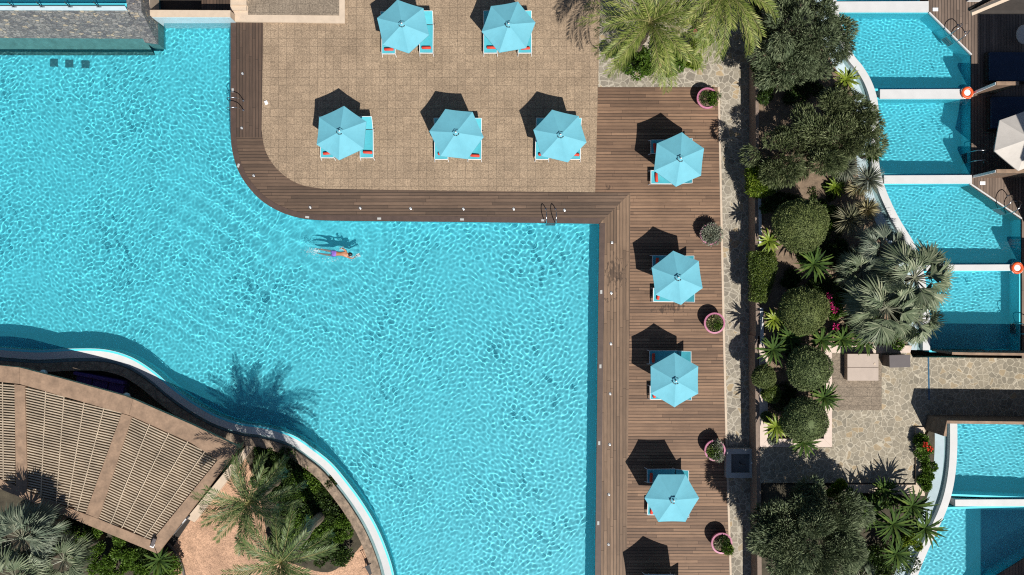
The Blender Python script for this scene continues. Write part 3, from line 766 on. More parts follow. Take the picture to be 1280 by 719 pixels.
# daybeds in the shade
for (x, y, wd, dp, lab) in ((1258, 86, 2.3, 1.55, 'navy daybed in deep shade above the small wooden screen'), (1260, 143, 2.3, 1.7, 'navy daybed in deep shade next to the cream parasol')):
    c = P(x, y, ZR); r = root('daybed', c, lab, 'daybed', 'navy daybeds')
    MB().box((0, 0, .18), (wd, dp, .3)).build('base', MT['dark'], r, bevel=.02)
    MB().box((0, 0, .40), (wd-.1, dp-.1, .16)).build('mattress', MT['navy'], r, bevel=.05)
c = P(1279, 44, ZR+.5)
m = MB(); m.ball((0, 0, .1), (.42, .5, .12)); tag(m.build('towel', MT['canvas_w'], None, smooth=True), 'pale crumpled towel in the shade at the frame edge', 'towel')
bpy.data.objects['towel'].location = c
for (x, y, lab) in ((1169, 12, 'small white sign plate on the deck corner below the topmost pools'), (1228, 229, 'small white sign plate on the deck corner above the wedge shaped pool'), (1218, -1, 'white low side table at the top edge')):
    s = (.28, .18, .03) if y > 5 or y > 200 else (.8, .28, .35)
    m = MB(); m.box((0, 0, s[2]/2), s); o = m.build('sign_plate' if s[2] < .1 else 'side_table', MT['paper'], None, bevel=.01); o.location = P(x, y, ZR) if y > 5 else P(x, y, ZR)
    tag(o, lab, 'sign' if s[2] < .1 else 'table')

# ---- lower patio and garden at the bottom left
oc = offset(wl, 1.12)
low = [Vector((q.x, q.y, ZL)) for q in oc]
m = MB(); m.prism([Vector((P(-140, 470).x, P(-140, 470).y, ZL))] + low[1:] + [P(510, 860, ZL), P(-140, 860, ZL)], -2.0); struct(m.build('lower_patio', MT['terra']))
def low_bed(pts, lab, mat='soil2'):
    m = MB(); m.prism([P(a, b, ZL+.03) for a, b in pts], ZL-.1); return tag(m.build('planting_bed', MT[mat]), kind='structure')
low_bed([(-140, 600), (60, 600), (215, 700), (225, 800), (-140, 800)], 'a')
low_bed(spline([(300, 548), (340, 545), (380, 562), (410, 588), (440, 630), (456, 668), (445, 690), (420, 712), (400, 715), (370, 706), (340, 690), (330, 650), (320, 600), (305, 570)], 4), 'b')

low_bed([(-140, 455), (100, 445), (170, 475), (235, 525), (300, 545), (300, 562), (120, 520), (-140, 490)], 'c')
r = root('low_wall', P(270, 608, ZL), 'low white wall running beside the pergola', 'wall')
m = MB(); m.prism([P(a, b, ZL+.55) for a, b in ((312, 552), (318, 557), (243, 653), (233, 648))], ZL); m.build('wall_body', MT['cream'], r, r.location, bevel=.01)
r = root('patio_kerb', P(224, 700, ZL), 'dark curving kerb between terracotta paving and green shrubs', 'kerb')
kb = [P(a, b, ZL) for a, b in spline([(212, 678), (222, 690), (229, 705), (233, 725), (236, 770)], 5)]
band(kb, 0, ZL+.15, .1, ZL+.15, MT['darkstone'], 'kerb_stone', r, r.location, .3)
# bar furniture in the pergola shade
r = root('sofa', P(130, 482, ZL), 'purple cushioned sofa in the shade between pool wall and pergola', 'sofa', rz=-.2)
MB().box((0, 0, .2), (2.7, 1.2, .38)).build('base', MT['purpledark'], r, bevel=.03)
for k in (-1, 0, 1): MB().box((k*.86, -.1, .46), (.82, .9, .16)).build('seat_cushion', MT['purple'], r, bevel=.05)
MB().box((0, .5, .62), (2.7, .2, .5)).build('backrest', MT['purple'], r, bevel=.06)
for (x, y, s, lab) in ((171, 492, .2, 'pale globe lamp at the right end of the purple sofa'), (70, 464, .2, 'pale globe lamp left of the purple sofa'), (214, 519, .17, 'pale globe lamp nearest the palm shadow on the pergola')):
    r = root('globe_lamp', P(x, y, ZL), lab, 'lamp', 'globe lamps under the pergola edge')
    m = MB(); m.tube([(0, 0, 0), (0, 0, 1.1)], .03); m.build('post', MT['darkmetal'], r)
    MB().ball((0, 0, 1.28), s).build('globe', MT['lampwhite'], r, smooth=True)
m = MB(); m.prism([P(a, b, ZL+.012) for a, b in ((-140, 470), (60, 468), (160, 500), (300, 562), (245, 640), (205, 700), (60, 640), (-140, 560))], ZL-.05); struct(m.build('bar_floor', MT['dark']))  # dark sheet painting the shade seen between the pergola slats
# ---- pergola
ZP = 1.95
pr = root('pergola', P(120, 580, ZL), 'large weathered wooden pergola with slatted roof in three bays', 'pergola')
def bp_(pts, th=.28, dz=0): 
    mb = MB(); mb.prism([P(a, b, ZP+dz) for a, b in pts], ZP+dz-th); return mb
bp_([(-120, 455), (0, 457), (24, 459.5), (24, 480), (0, 477.5), (-120, 475)]).build('roof_beam', MT['roofwood'], pr, pr.location)
bp_([(24.3, 459.5), (78, 473.5), (156, 495), (166, 499), (161, 519), (105, 503), (24.3, 480)]).build('roof_beam', MT['roofwood'], pr, pr.location)
bp_([(166.3, 499), (240, 531), (299, 559), (272, 575), (240, 554.5), (161.3, 519)]).build('roof_beam', MT['roofwood'], pr, pr.location)
bp_([(299, 559.6), (197, 692), (190, 676), (272, 575.5)]).build('roof_beam', MT['roofwood'], pr, pr.location)
bp_([(196, 692), (-120, 562), (-120, 545), (60, 626), (117, 646.5), (189.6, 676)]).build('roof_beam', MT['roofwood'], pr, pr.location)
bp_([(18, 480.5), (31, 482.5), (34, 600), (33, 615), (20, 609)], .26, -.01).build('cross_beam', MT['roofwood'], pr, pr.location)
bp_([(152, 517), (165, 521), (123, 648.5), (107, 642)], .26, -.01).build('cross_beam', MT['roofwood'], pr, pr.location)
def clip(poly, line_p, line_d):
    """interval of the line inside the polygon"""
    ts = []
    n = len(poly)
    for i in range(n):
        a = Vector(poly[i]); b = Vector(poly[(i+1) % n]); e = b-a
        den = line_d.x*e.y - line_d.y*e.x
        if abs(den) < 1e-9: continue
        t = ((a.x-line_p.x)*e.y - (a.y-line_p.y)*e.x)/den
        u = ((a.x-line_p.x)*line_d.y - (a.y-line_p.y)*line_d.x)/den
        if 0 <= u <= 1: ts.append(t)
    ts.sort(); return [(ts[i], ts[i+1]) for i in range(0, len(ts)-1, 2)]
bays = [([(-120, 476), (0, 478), (18, 480), (19, 608), (-120, 560)], 5.0, [(x, 0) for x in (-60, -30, -3)], -88),
        ([(31, 482), (105, 504), (152, 516), (107, 641), (60, 626), (33, 614)], 13.0, None, 0),
        ([(165, 521), (240, 555), (271, 576), (190, 675.5), (123, 648)], 25.0, None, 0)]
for bi, (poly, ang, _, __) in enumerate(bays):
    pw = [(q.x, q.y) for q in [P(a, b, ZP-.06) for a, b in poly]]
    d = Vector((math.cos(math.radians(-ang)), math.sin(math.radians(-ang)))); nrm = Vector((-d.y, d.x))
    m = MB(); c0 = Vector(pw[0])
    lo = min(Vector(q).dot(nrm) for q in pw); hi = max(Vector(q).dot(nrm) for q in pw)
    t = lo+.05; k = 0
    while t < hi:
        for (a, b) in clip(pw, nrm*t, d):
            if b-a > .1:
                A = nrm*t+d*a; B = nrm*t+d*b; mid = (A+B)/2
                m.box((mid.x, mid.y, ZP-.165+random.uniform(-.006, .006)), (b-a, .060, .20), math.atan2(d.y, d.x)+random.uniform(-.002, .002))
        t += .130; k += 1
    m.build('slat_panel', MT['slat'], pr, pr.location)
    # thin battens across the slats
    m = MB()
    if bi == 0: lines = [((-60, 470), (-58, 570)), ((-28, 475), (-27, 585)), ((3, 478), (4, 600))]
    elif bi == 1: lines = [((57, 488), (51, 622)), ((80, 494), (70, 632)), ((105, 503), (84, 636)), ((130, 509), (96, 640))]
    else: lines = [((187, 530), (138, 655)), ((211, 541), (152, 660)), ((235, 551), (167, 667)), ((256, 564), (180, 673))]
    for a, b in lines: m.tube([P(*a, ZP-.03), P(*b, ZP-.03)], .03, 4)
    m.build('batten', MT['slat'], pr, pr.location)
for (x, y) in ((20, 490), (152, 520), (285, 565), (190, 675), (45, 620), (-100, 490)):
    c = P(x, y, ZP)
    m = MB(); m.box((c.x, c.y, (ZP-.3+ZL)/2), (.25, .25, ZP-.3-ZL)); m.build('post', MT['roofwood'], pr, pr.location)
# floodlight on the pergola corner
c = P(193, 677, ZP+.02); r = root('floodlight', c, 'small grey floodlight on the pergola corner', 'floodlight', rz=-.4)
MB().box((0, 0, .10), (.16, .42, .16)).build('housing', MT['boxgrey'], r, bevel=.02)
MB().box((0, -.2, .05), (.2, .2, .05)).build('bracket', MT['frame'], r)
r = root('wall_lantern', P(227, 655, ZL+.5), 'dark slim fitting leaning by the pergola side beam', 'lantern', rz=.85)
MB().box((0, 0, .1), (1.3, .16, .2)).build('housing', MT['darkmetal'], r, bevel=.02); MB().box((.3, 0, .22), (.3, .1, .03)).build('lens', MT['lampwhite'], r)
r = root('garden_chair', P(466, 708, ZL), 'dark metal chair on the terracotta paving at the bottom edge', 'chair', rz=.5)
m = MB(); m.box((0, 0, .44), (.5, .5, .04)); m.build('seat', MT['darkmetal'], r, bevel=.01)
m = MB()
for k in range(5): m.tube([(-.2+k*.1, .26, .46), (-.2+k*.1, .36, .95)], .012)
m.tube([(-.25, .36, .95), (.25, .36, .95)], .018); m.build('backrest', MT['darkmetal'], r)
for sx in (-1, 1):
    for sy in (-1, 1):
        MB().tube([(sx*.23, sy*.23, .44), (sx*.27, sy*.27, 0)], .016).build('leg', MT['darkmetal'], r)

# ================================================================== THINGS
# ---- parasols
def make_parasol(canvas, R=1.36, zr_=2.12, za=2.52, name='parasol'):
    r = root(name, (0, 0, 0), 'x', 'parasol')
    m = MB(); N = 6; rows = 7
    ap = Vector((0, 0, za)); vs = []; fs = []
    for k in range(N):
        a0 = 2*math.pi*k/N; a1 = 2*math.pi*(k+1)/N
        c0 = Vector((R*math.cos(a0), R*math.sin(a0), zr_)); c1 = Vector((R*math.cos(a1), R*math.sin(a1), zr_))
        b = len(vs); cols = 6
        for i in range(rows+1):
            t = .09 + .91*i/rows
            for j in range(cols+1):
                u = j/cols
                p = ap.lerp(c0, t).lerp(ap.lerp(c1, t), u)
                sag = 4*u*(1-u)
                p.z -= .045*sag*t
                rim = .012*sag*t*t
                q = Vector((p.x, p.y, 0)).normalized()*rim; p -= q
                vs.append(p)
        for i in range(rows):
            for j in range(cols):
                x = b+i*(cols+1)+j; fs.append((x, x+cols+1, x+cols+2, x+1))
    m.add(vs, fs)
    # hanging hem
    vs = []; fs = []
    for k in range(N):
        a0 = 2*math.pi*k/N; a1 = 2*math.pi*(k+1)/N
        c0 = Vector((R*math.cos(a0), R*math.sin(a0), zr_)); c1 = Vector((R*math.cos(a1), R*math.sin(a1), zr_)); b = len(vs)
        for j in range(7):
            u = j/6; p = c0.lerp(c1, u); p.z -= .045*4*u*(1-u); p -= Vector((p.x, p.y, 0)).normalized()*.012*4*u*(1-u)
            vs += [p, p-Vector((0, 0, .07))]
        for j in range(6): fs.append((b+2*j, b+2*j+1, b+2*j+3, b+2*j+2))
    m.add(vs, fs)
    o = m.build('canopy', canvas, r, smooth=False)
    # vent cap with open flaps
    m = MB()
    for k in range(N):
        a0 = 2*math.pi*k/N; a1 = 2*math.pi*(k+1)/N; am = (a0+a1)/2
        c0 = Vector((.19*math.cos(a0), .19*math.sin(a0), za+.0)); c1 = Vector((.19*math.cos(a1), .19*math.sin(a1), za+.0)); cm = Vector((.14*math.cos(am), .14*math.sin(am), za+.02))
        t = Vector((0, 0, za+.09)); m.add([t, c0, cm, c1], [(0, 1, 2), (0, 2, 3)])
    m.build('vent_cap', canvas, r)
    m = MB()
    for k in range(3):
        a = 2.2+k*.75; m.box((.155*math.cos(a), .155*math.sin(a), za+.045), (.04, .09, .02), a)
    m.build('vent_frame', MT['darkmetal'], r)
    MB().tube([(0, 0, .06), (0, 0, za+.12)], .024, 10).build('pole', MT['frame'], r, smooth=True)
    MB().ball((0, 0, za+.14), .04, 10, 6).build('finial', MT['frame'], r, smooth=True)
    MB().lathe([(.001, .09), (.10, .085), (.24, .05), (.27, .03), (.27, 0), (.001, 0)]).build('base', MT['conc'], r)
    m = MB(); m.lathe([(.04, zr_-.35), (.06, zr_-.33), (.06, zr_-.27), (.04, zr_-.25)], n=12)
    m.build('hub', MT['frame'], r)
    for k in range(N):
        a = 2*math.pi*k/N
        m = MB(); m.tube([(.03*math.cos(a), .03*math.sin(a), za-.02), (R*.985*math.cos(a), R*.985*math.sin(a), zr_-.03)], .010, 5)
        m.tube([(.05*math.cos(a), .05*math.sin(a), zr_-.3), (R*.5*math.cos(a), R*.5*math.sin(a), (zr_+za)/2-.03)], .008, 5)
        m.build('rib', MT['frame'], r)
    return r
par0 = make_parasol(MT['canvas'])
def apex(px, py, z=2.52): return P(px, py, z)
para = [
 (503, 30, -12, 'turquoise parasol in the upper terrace row, nearer the cream bordered paving'),
 (635, 32, 20, 'turquoise parasol in the upper terrace row, nearer the date palms'),
 (425, 166, 5, 'turquoise parasol on tiles, leftmost of the lower row of three'),
 (570, 166, -24, 'turquoise parasol on tiles, middle of the lower row of three'),
 (700, 167, -17, 'turquoise parasol on tiles, closest to the horizontal deck boards'),
 (851, 197, 6, 'turquoise parasol highest on the timber deck, below the flagstone corner'),
 (850, 348, -8, 'turquoise parasol on the deck, above the wet footprints'),
 (846, 476, 0, 'turquoise parasol third from the top on the timber deck'),
 (841, 625, 30, 'turquoise parasol lowest of those fully visible on the timber deck'),
 (836, 757, -8, 'turquoise parasol on the deck below the bottom edge, only its shadow seen')]
for i, (x, y, ang, lab) in enumerate(para):
    o = par0 if i == 0 else copy_tree(par0)
    p = apex(x, y); o.location = (p.x, p.y, .0 if x > 745 else .012)
    o.rotation_euler = (random.uniform(-.03, .03), random.uniform(-.03, .03), math.radians(90-ang)); tag(o, lab, 'parasol', 'turquoise parasols')
cw = make_parasol(MT['canvas_w'], 1.5, 2.2, 2.75)
cw.location = P(1288, 173, ZR+2.75); cw.location.z = ZR; cw.rotation_euler.z = .35; tag(cw, 'cream parasol at the right edge of the picture on the private deck', 'parasol')

# ---- loungers: local x across, +y towards the raised end; lying on legs
def make_lounger():
    r = root('sun_lounger', (0, 0, 0), 'x', 'sun lounger'); W = .72; L0, L1, LB = -1.02, .45, 1.10
    zs = .36
    m = MB()
    for s in (-1, 1): m.box((s*(W/2-.015), (L0+L1)/2, zs-.02), (.035, L1-L0, .05))
    m.box((0, L0+.02, zs-.02), (W, .035, .05)); m.box((0, L0+.30, zs-.05), (W-.07, .03, .03)); m.build('frame', MT['frame'], r, bevel=.006)
    for (x, y) in ((-1, L0+.04), (1, L0+.04), (-1, L1-.12), (1, L1-.12)):
        m = MB(); m.tube([(x*(W/2-.02), y, zs-.03), (x*(W/2+.0), y-(.10 if y < 0 else -.06), 0)], .018, 6); m.build('leg', MT['frame'], r)
    m = MB(); n = 14; vs = []; fs = []
    for i in range(n+1):
        y = L0+.04+(L1-.02-L0)*i/n
        for j in range(7):
            x = -W/2+.03+(W-.06)*j/6; sag = .035*(1-(2*j/6-1)**2)
            vs.append((x, y, zs+.012-sag))
    for i in range(n):
        for j in range(6): a = i*7+j; fs.append((a, a+1, a+8, a+7))
    m.add(vs, fs); m.build('seat_sling', MT['sling'], r, smooth=True)
    # raised end
    dy, dz = (LB-L1)*.88, .42
    m = MB(); vs = []; fs = []
    for i in range(7):
        t = i/6
        for j in range(7):
            x = -W/2+.03+(W-.06)*j/6; vs.append((x, L1+.03+dy*t, zs+.015+dz*t-.03*(1-(2*j/6-1)**2)*math.sin(math.pi*min(t+.1, 1))))
    for i in range(6):
        for j in range(6): a = i*7+j; fs.append((a, a+1, a+8, a+7))
    m.add(vs, fs); m.build('back_sling', MT['sling'], r, smooth=True)
    m = MB()
    for s in (-1, 1): m.tube([(s*(W/2-.02), L1, zs), (s*(W/2-.02), L1+.03+dy, zs+dz)], .016, 6)
    m.tube([(-W/2+.02, L1+.03+dy, zs+dz), (W/2-.02, L1+.03+dy, zs+dz)], .016, 6)
    m.tube([(-W/2+.04, L1+.3, zs+.2), (-W/2+.04, L1+.1, zs-.1)], .01, 5); m.tube([(W/2-.04, L1+.3, zs+.2), (W/2-.04, L1+.1, zs-.1)], .01, 5)
    m.build('back_frame', MT['frame'], r)
    MB().box((0, L1+.01, zs+.01), (W-.05, .03, .02)).build('hinge_bar', MT['darkmetal'], r)
    for s in (-1, 1):
        MB().lathe([(.001, .02), (.035, .02), (.035, -.02), (.001, -.02)], (s*(W/2+.03), L1+.05, zs+.02), 10).build('adjuster', MT['darkmetal'], r)
    m = MB(); m.tube([(-.24, 0, 0), (-.22, 0, 0), (.22, 0, 0), (.24, 0, 0)], [.045, .075, .075, .045], 12); 
    o = m.build('pillow', MT['red'], r, smooth=True); o.location = (0, L0+.27, zs+.055)
    return r
lg0 = make_lounger()
Z3 = .36
T = .012
lo = [  # pixel centre of the seat end-to-end, rotation, label
 (485.5, 43, 0, 'left lounger under the upper row parasol nearer the cream paving', 'o'),
 (533, 42, 0, 'right lounger of the upper row parasol nearer the cream paving, hardly covered', 'o'),
 (613, 42, 0, 'left lounger under the upper row parasol nearer the date palms', 'o'),
 (656, 42, 0, 'right lounger under the upper row parasol nearer the date palms', 'o'),
 (409, 173, 0, 'left lounger under the leftmost parasol of the lower terrace row', 'o'),
 (458, 173, 0, 'right lounger sticking out beside the leftmost parasol of the lower terrace row', 'o'),
 (551.5, 175, 0, 'left lounger under the middle parasol of the lower terrace row', 'o'),
 (593.5, 175, 0, 'right lounger under the middle parasol of the lower terrace row', 'o'),
 (678, 175, 0, 'left lounger under the parasol closest to the horizontal deck boards', 'o'),
 (717.5, 175, 0, 'right lounger under the parasol closest to the horizontal deck boards', 'o'),
 (838, 183, 1, 'shaded upper lounger of the highest parasol on the timber deck', 'o'),
 (838, 221.5, 1, 'sunlit lower lounger of the highest parasol on the timber deck', 'o'),
 (840, 328, 1, 'shaded upper lounger of the parasol above the wet footprints', 'o'),
 (841, 369, 1, 'sunlit lower lounger of the parasol above the wet footprints', 'o'),
 (836.5, 447, 1, 'shaded upper lounger of the third deck parasol from the top', 'o'),
 (837, 491, 1, 'sunlit lower lounger of the third deck parasol from the top', 'o'),
 (833.5, 595, 1, 'shaded upper lounger of the lowest fully visible deck parasol', 'o'),
 (834, 636, 1, 'sunlit lower lounger of the lowest fully visible deck parasol', 'o'),
 (830, 727, 1, 'shaded lounger cut by the bottom edge of the picture', 'o')]
for i, (x, y, e, lab, _) in enumerate(lo):
    o = lg0 if i == 0 else copy_tree(lg0)
    p = P(x, y, .4); o.location = (p.x, p.y, T if not e else 0)
    o.rotation_euler.z = (-math.pi/2 if e else 0) + random.uniform(-.02, .02)
    tag(o, lab, 'sun lounger', 'turquoise sun loungers')
    for ch in [c for c in bpy.data.objects if c.parent == o]:
        if ch.name.startswith('pillow'):
            ch.location.x += random.uniform(-.05, .05); ch.location.y += random.uniform(-.04, .06); ch.rotation_euler.z = random.uniform(-.12, .12)

# ---- deck lights and depth plates
lights = [(303, 92), (302, 160), (317, 219.5), (387.5, 259), (450, 260), (513, 260.5), (579, 261), (642, 261), (705.5, 262.5), (765, 303), (764, 366), (763.5, 429.5), (762.5, 492), (762, 555.5), (761, 618), (760.5, 680.5)]
dl0 = None
for (x, y) in lights:
    if dl0 is None:
        dl0 = o = root('deck_light', (0, 0, 0), '', 'light')
        MB().lathe([(.001, .02), (.05, .02), (.075, .012), (.085, .0)], n=16).build('rim', MT['steel'], o)
        MB().lathe([(.001, .026), (.055, .026), (.055, .01)], n=16).build('lens', MT['conc'], o)
    else: o = copy_tree(dl0)
    o.location = P(x, y); tag(o, 'small round light set into the deck boards along the pool', 'light', 'round deck lights')
for i, (x, y, rz) in enumerate([(290.8, 113, 1.57), (298, 207, 1.3), (384, 271.5, -.1), (474, 273.3, 0), (577.5, 274.4, 0), (679, 275.5, 0), (751.5, 365, 1.57), (750.5, 458, 1.57), (749, 554, 1.57), (747.8, 654, 1.57)]):
    m = MB(); m.box((0, 0, .005), (.20, .11, .012)); o = m.build('marker_plate', MT['conc'], None, bevel=.004)
    o.location = P(x, y, .012); o.rotation_euler.z = rz
    tag(o, 'small white plate fixed to the edge board by the water', 'sign', 'white edge plates')
m = MB(); m.box((0, 0, .03), (.16, .2, .06)); o = m.build('paper_scrap', MT['paper'], None, bevel=.01); o.location = P(333, 128.5, .012); o.rotation_euler.z = .4
tag(o, 'small white scrap lying on the terrace tiles near its left edge', 'scrap')

# ---- ladders: local +y points to the water
def make_ladder(sunk=True):
    r = root('pool_ladder', (0, 0, 0), 'x', 'ladder')
    for s in (-1, 1):
        pts = [(s*.25, -.62, 0), (s*.25, -.60, .35), (s*.25, -.52, .62), (s*.25, -.36, .76), (s*.25, -.15, .80), (s*.25, .02, .70), (s*.25, .12, .45), (s*.25, .14, .0), (s*.25, .14, -.95)]
        MB().tube([(a, b, c) for a, b, c in pts], .022, 8).build('handrail', MT['steel'], r, smooth=True)
        MB().lathe([(.001, .03), (.05, .025), (.06, 0)], (s*.25, -.62, 0), 12).build('flange', MT['steel'], r)
    for z in (-.25, -.5, -.75):
        receive(MB().box((0, .15, z), (.5, .09, .03)).build('tread', MT['darkmetal'], r, bevel=.005))
    return r
ld0 = make_ladder()
for i, (x, y, z, rz, lab) in enumerate([(688.5, 276.5, 0, math.pi, 'steel ladder at the pool edge just left of the deck corner'), (289.5, 132, 0, math.pi/2, 'steel ladder on the dark strip deck at the far left'),
        (1191, 47, ZR, math.radians(135), 'steel ladder on the slanted edge of the pool beside the olive trees'), (1214, 197, ZR, math.pi/2, 'steel ladder of the small square private pool'),
        (1256, 261, ZR, math.radians(150-3), 'steel ladder on the slanted edge of the wedge shaped pool'), (1275, 411, ZR, math.pi/2, 'steel ladder of the private pool next to the flagstone terrace')]):
    o = ld0 if i == 0 else copy_tree(ld0)
    o.location = P(x, y, z); o.rotation_euler.z = rz; tag(o, lab, 'ladder', 'steel pool ladders')

# ---- boxes on the raised terrace
c = P(1078.5, 459, ZR+.5)
r = root('storage_box', (c.x, c.y, ZR), 'pale beige storage box with two lids on the tiled inset', 'box')
MB().box((0, 0, .24), (1.52, 1.30, .48)).build('body', MT['boxbeige'], r, bevel=.01)
MB().box((0, .335, .50), (1.56, .66, .05)).build('lid', MT['boxbeige'], r, bevel=.01)
MB().box((0, -.345, .50), (1.56, .66, .05)).build('lid', MT['boxbeige'], r, bevel=.01)
MB().lathe([(.001, .02), (.05, .02), (.05, 0)], (.58, .16, .525), 10).build('knob', MT['cream'], r)
c = P(1124.5, 451.5, ZR+.9)
r = root('cabinet', (c.x, c.y, ZR), 'tall dark grey cabinet beside the beige storage box', 'cabinet', rz=.03)
MB().box((0, 0, .45), (.98, .56, .9)).build('body', MT['boxgrey'], r, bevel=.01); MB().box((0, 0, .92), (1.04, .62, .04)).build('lid', MT['boxgrey'], r, bevel=.01)
# fountain basin on the path
c = P(923.5, 577.5, 0)
r = root('fountain_basin', (c.x, c.y, 0), 'square concrete basin with dark centre on the shaded path', 'basin')
m = MB()
for (x, y, a, b) in ((0, .62, 1.5, .26), (0, -.62, 1.5, .26), (-.62, 0, .26, .98), (.62, 0, .26, .98)): m.box((x, y, .2), (a, b, .4))
m.build('rim', MT['conc'], r)
MB().box((0, 0, .08), (.98, .98, .1)).build('basin_floor', MT['grill'], r)
m = MB(); m.tube([(0, 0, .1), (0, 0, .5), (.08, 0, .6), (.2, -.05, .6)], .03); m.build('spout', MT['darkmetal'], r)
o = MB().ball((0, 0, .06), .07, 12, 8).build('pebble', MT['white'], None, smooth=True); o.location = (c.x+.57, c.y+.05, .38); tag(o, 'small white globe on the rim of the square concrete basin', 'ornament')

# ================================================================== PLANTS
def leaves(P0, D, L, W, mat_name, name, parent, bend=.25, rs=None, org=(0, 0, 0)):
    """pointed leaves: P0 base points (n,3), D unit directions, L lengths, W widths"""
    n = len(P0); rs = rs or np.random.default_rng(5)
    A = rs.normal(size=(n, 3)); S = np.cross(D, A); S /= np.linalg.norm(S, axis=1, keepdims=True)+1e-9
    L = np.broadcast_to(np.asarray(L, float), (n,))[:, None]; W = np.broadcast_to(np.asarray(W, float), (n,))[:, None]
    mid = P0 + D*L*.45; tip = P0 + D*L; tip[:, 2] -= (L*bend)[:, 0]
    V = np.stack([P0, mid+S*W/2, tip, mid-S*W/2], 1).reshape(-1, 3) - np.array(org)
    F = np.arange(4*n).reshape(n, 4)
    return np_mesh(name, V, F, MT[mat_name], parent)
def unit(v): return v/(np.linalg.norm(v, axis=1, keepdims=True)+1e-9)
def sphere_pts(rs, n, zmin=-1):
    z = rs.uniform(zmin, 1, n); a = rs.uniform(0, 2*np.pi, n); r = np.sqrt(1-z*z)
    return np.stack([r*np.cos(a), r*np.sin(a), z], -1)

def tree(px, py, rx, ry, ztop, hgt, mat, lab, seed, nb=46, nl=820, ll=.24, lw=.040, z0=ZR-.12, cat='tree', name='olive_tree', extra=()):
    """crown centred at pixel px,py at mid crown height; rx, ry in metres"""
    rs = np.random.default_rng(seed)
    zc = ztop - hgt/2; c = P(px, py, zc)
    r = root(name, (c.x, c.y, z0), lab, cat)
    m = MB(); hh = zc-z0
    m.tube([(0, 0, 0), (.05, .03, hh*.4), (-.04, .06, hh*.75)], [.22, .15, .10], 10); m.build('trunk', MT['bark'], r, smooth=True)
    m = MB()
    for k in range(8):
        a = k*.785+rs.uniform(-.3, .3); e = Vector((math.cos(a)*rx*.6, math.sin(a)*ry*.6, hh+rs.uniform(-.2, .5)*hgt*.4))
        m.tube([(-.02, .04, hh*.6), (e.x*.45, e.y*.45, hh*.85), (e.x, e.y, e.z)], [.08, .05, .02], 6)
    m.build('limbs', MT['bark'], r, smooth=True)
    Ps, Ds, Ls = [], [], []
    S = sphere_pts(rs, nb, -.25)
    blobs = []
    for s in S:
        f = rs.uniform(.45, .96); blobs.append((np.array([s[0]*rx*f, s[1]*ry*f, hh+s[2]*hgt/2*f]), rs.uniform(.40, .95)*min(rx, ry)**.6*.44))
    for (ex, ey, er) in extra: blobs.append((np.array([ex, ey, hh]), er))
    for bc, br in blobs:
        drift = rs.normal(size=3)*.45
        k = int(nl*(br/.6)**2*.9)+60
        q = sphere_pts(rs, k, -.55); jit = rs.uniform(.45, 1.0, (k, 1))**.5
        p = bc + q*br*jit*np.array([1, 1, .8])
        out = p - np.array([0, 0, hh-hgt*.3]); out = unit(out)
        d = unit(q*.6 + out*.8 + drift + rs.normal(size=(k, 3))*.30 + np.array([0, 0, .12]))
        Ps.append(p); Ds.append(d); Ls.append(ll*rs.uniform(.6, 1.25, k))
    P0 = np.concatenate(Ps); D = np.concatenate(Ds); L = np.concatenate(Ls)
    leaves(P0, D, L, lw*rs.uniform(.7, 1.3, len(L)), mat, 'crown', r, .12, rs)
    return r
G1 = 'grey-green trees of the raised garden'
tree(1000, 40, 2.25, 2.2, 4.9, 3.0, 'olive2', 'dense grey-green olive tree at the top edge next to the highest white dividing wall', 21, nb=60)
tree(985, 85, 1.85, 1.05, 3.7, 2.0, 'olive2', 'low spreading olive tree directly below the tree at the top edge', 22, nb=26)
tree(1045, 165, 2.0, 2.1, 4.3, 2.5, 'olive', 'broad olive tree beside the square private pool', 23, nb=52)
tree(978, 195, 1.6, 1.4, 3.7, 2.1, 'olive', 'olive tree between the flagstone path and the lime green hedge', 24, nb=36)
tree(1012, 668, 2.8, 2.35, 5.0, 3.3, 'olive2', 'big rounded olive tree at the bottom below the flagstone terrace', 25, nb=96, nl=820)

def topiary(px, py, r_, zc, mat, lab, seed, sq=(1, 1, .85), cat='shrub', name='clipped_ball', n=7500, ll=.075, z0=ZR-.12, hole=False):
    rs = np.random.default_rng(seed); c = P(px, py, zc); R = r_/K*(H-zc)/H
    r = root(name, (c.x, c.y, z0), lab, cat, 'clipped shrubs of the raised garden')
    hh = zc-z0
    MB().tube([(0, 0, 0), (0, 0, hh)], [.07, .05], 8).build('trunk', MT['bark'], r, smooth=True)
    q = sphere_pts(rs, n, -.6); a = np.arctan2(q[:, 1], q[:, 0])
    wob = 1+.05*np.sin(3*a+seed)+.03*np.sin(13*a+5*q[:, 2])*np.cos(11*q[:, 2]+seed)+.03*np.sin(5*q[:, 2]*3+a*2)+.02*np.sin(9*a)*np.cos(7*q[:, 2])
    p = q*R*np.array(sq)*wob[:, None]*rs.uniform(.91, 1.015, (n, 1)) + np.array([0, 0, hh])
    if hole:
        k = np.hypot(p[:, 0]-.05, p[:, 1]+.1) > .16; p = p[k]; q = q[k]
    d = unit(q*.7+rs.normal(size=q.shape)*.6)
    cr = leaves(p, d, ll*rs.uniform(.6, 1.5, len(p)), ll*.55, mat, 'crown', r, .1, rs)
    m = MB(); m.ball((0, 0, hh), (R*sq[0]*.91, R*sq[1]*.91, R*sq[2]*.91), 24, 14); m.build('inner_leaves', MT[mat], r, smooth=True)
    return r
topiary(1001, 281, 33, 3.2, 'topiary', 'largest clipped ball, near the lime hedge, with tiny pale flecks', 31, n=13000)
topiary(1005, 388, 29, 2.95, 'topiary', 'clipped ball left of the magenta bougainvillea', 32, n=10500)
topiary(1011, 460, 27, 2.9, 'topiary2', 'clipped ball left of the beige storage box', 33, n=9800)
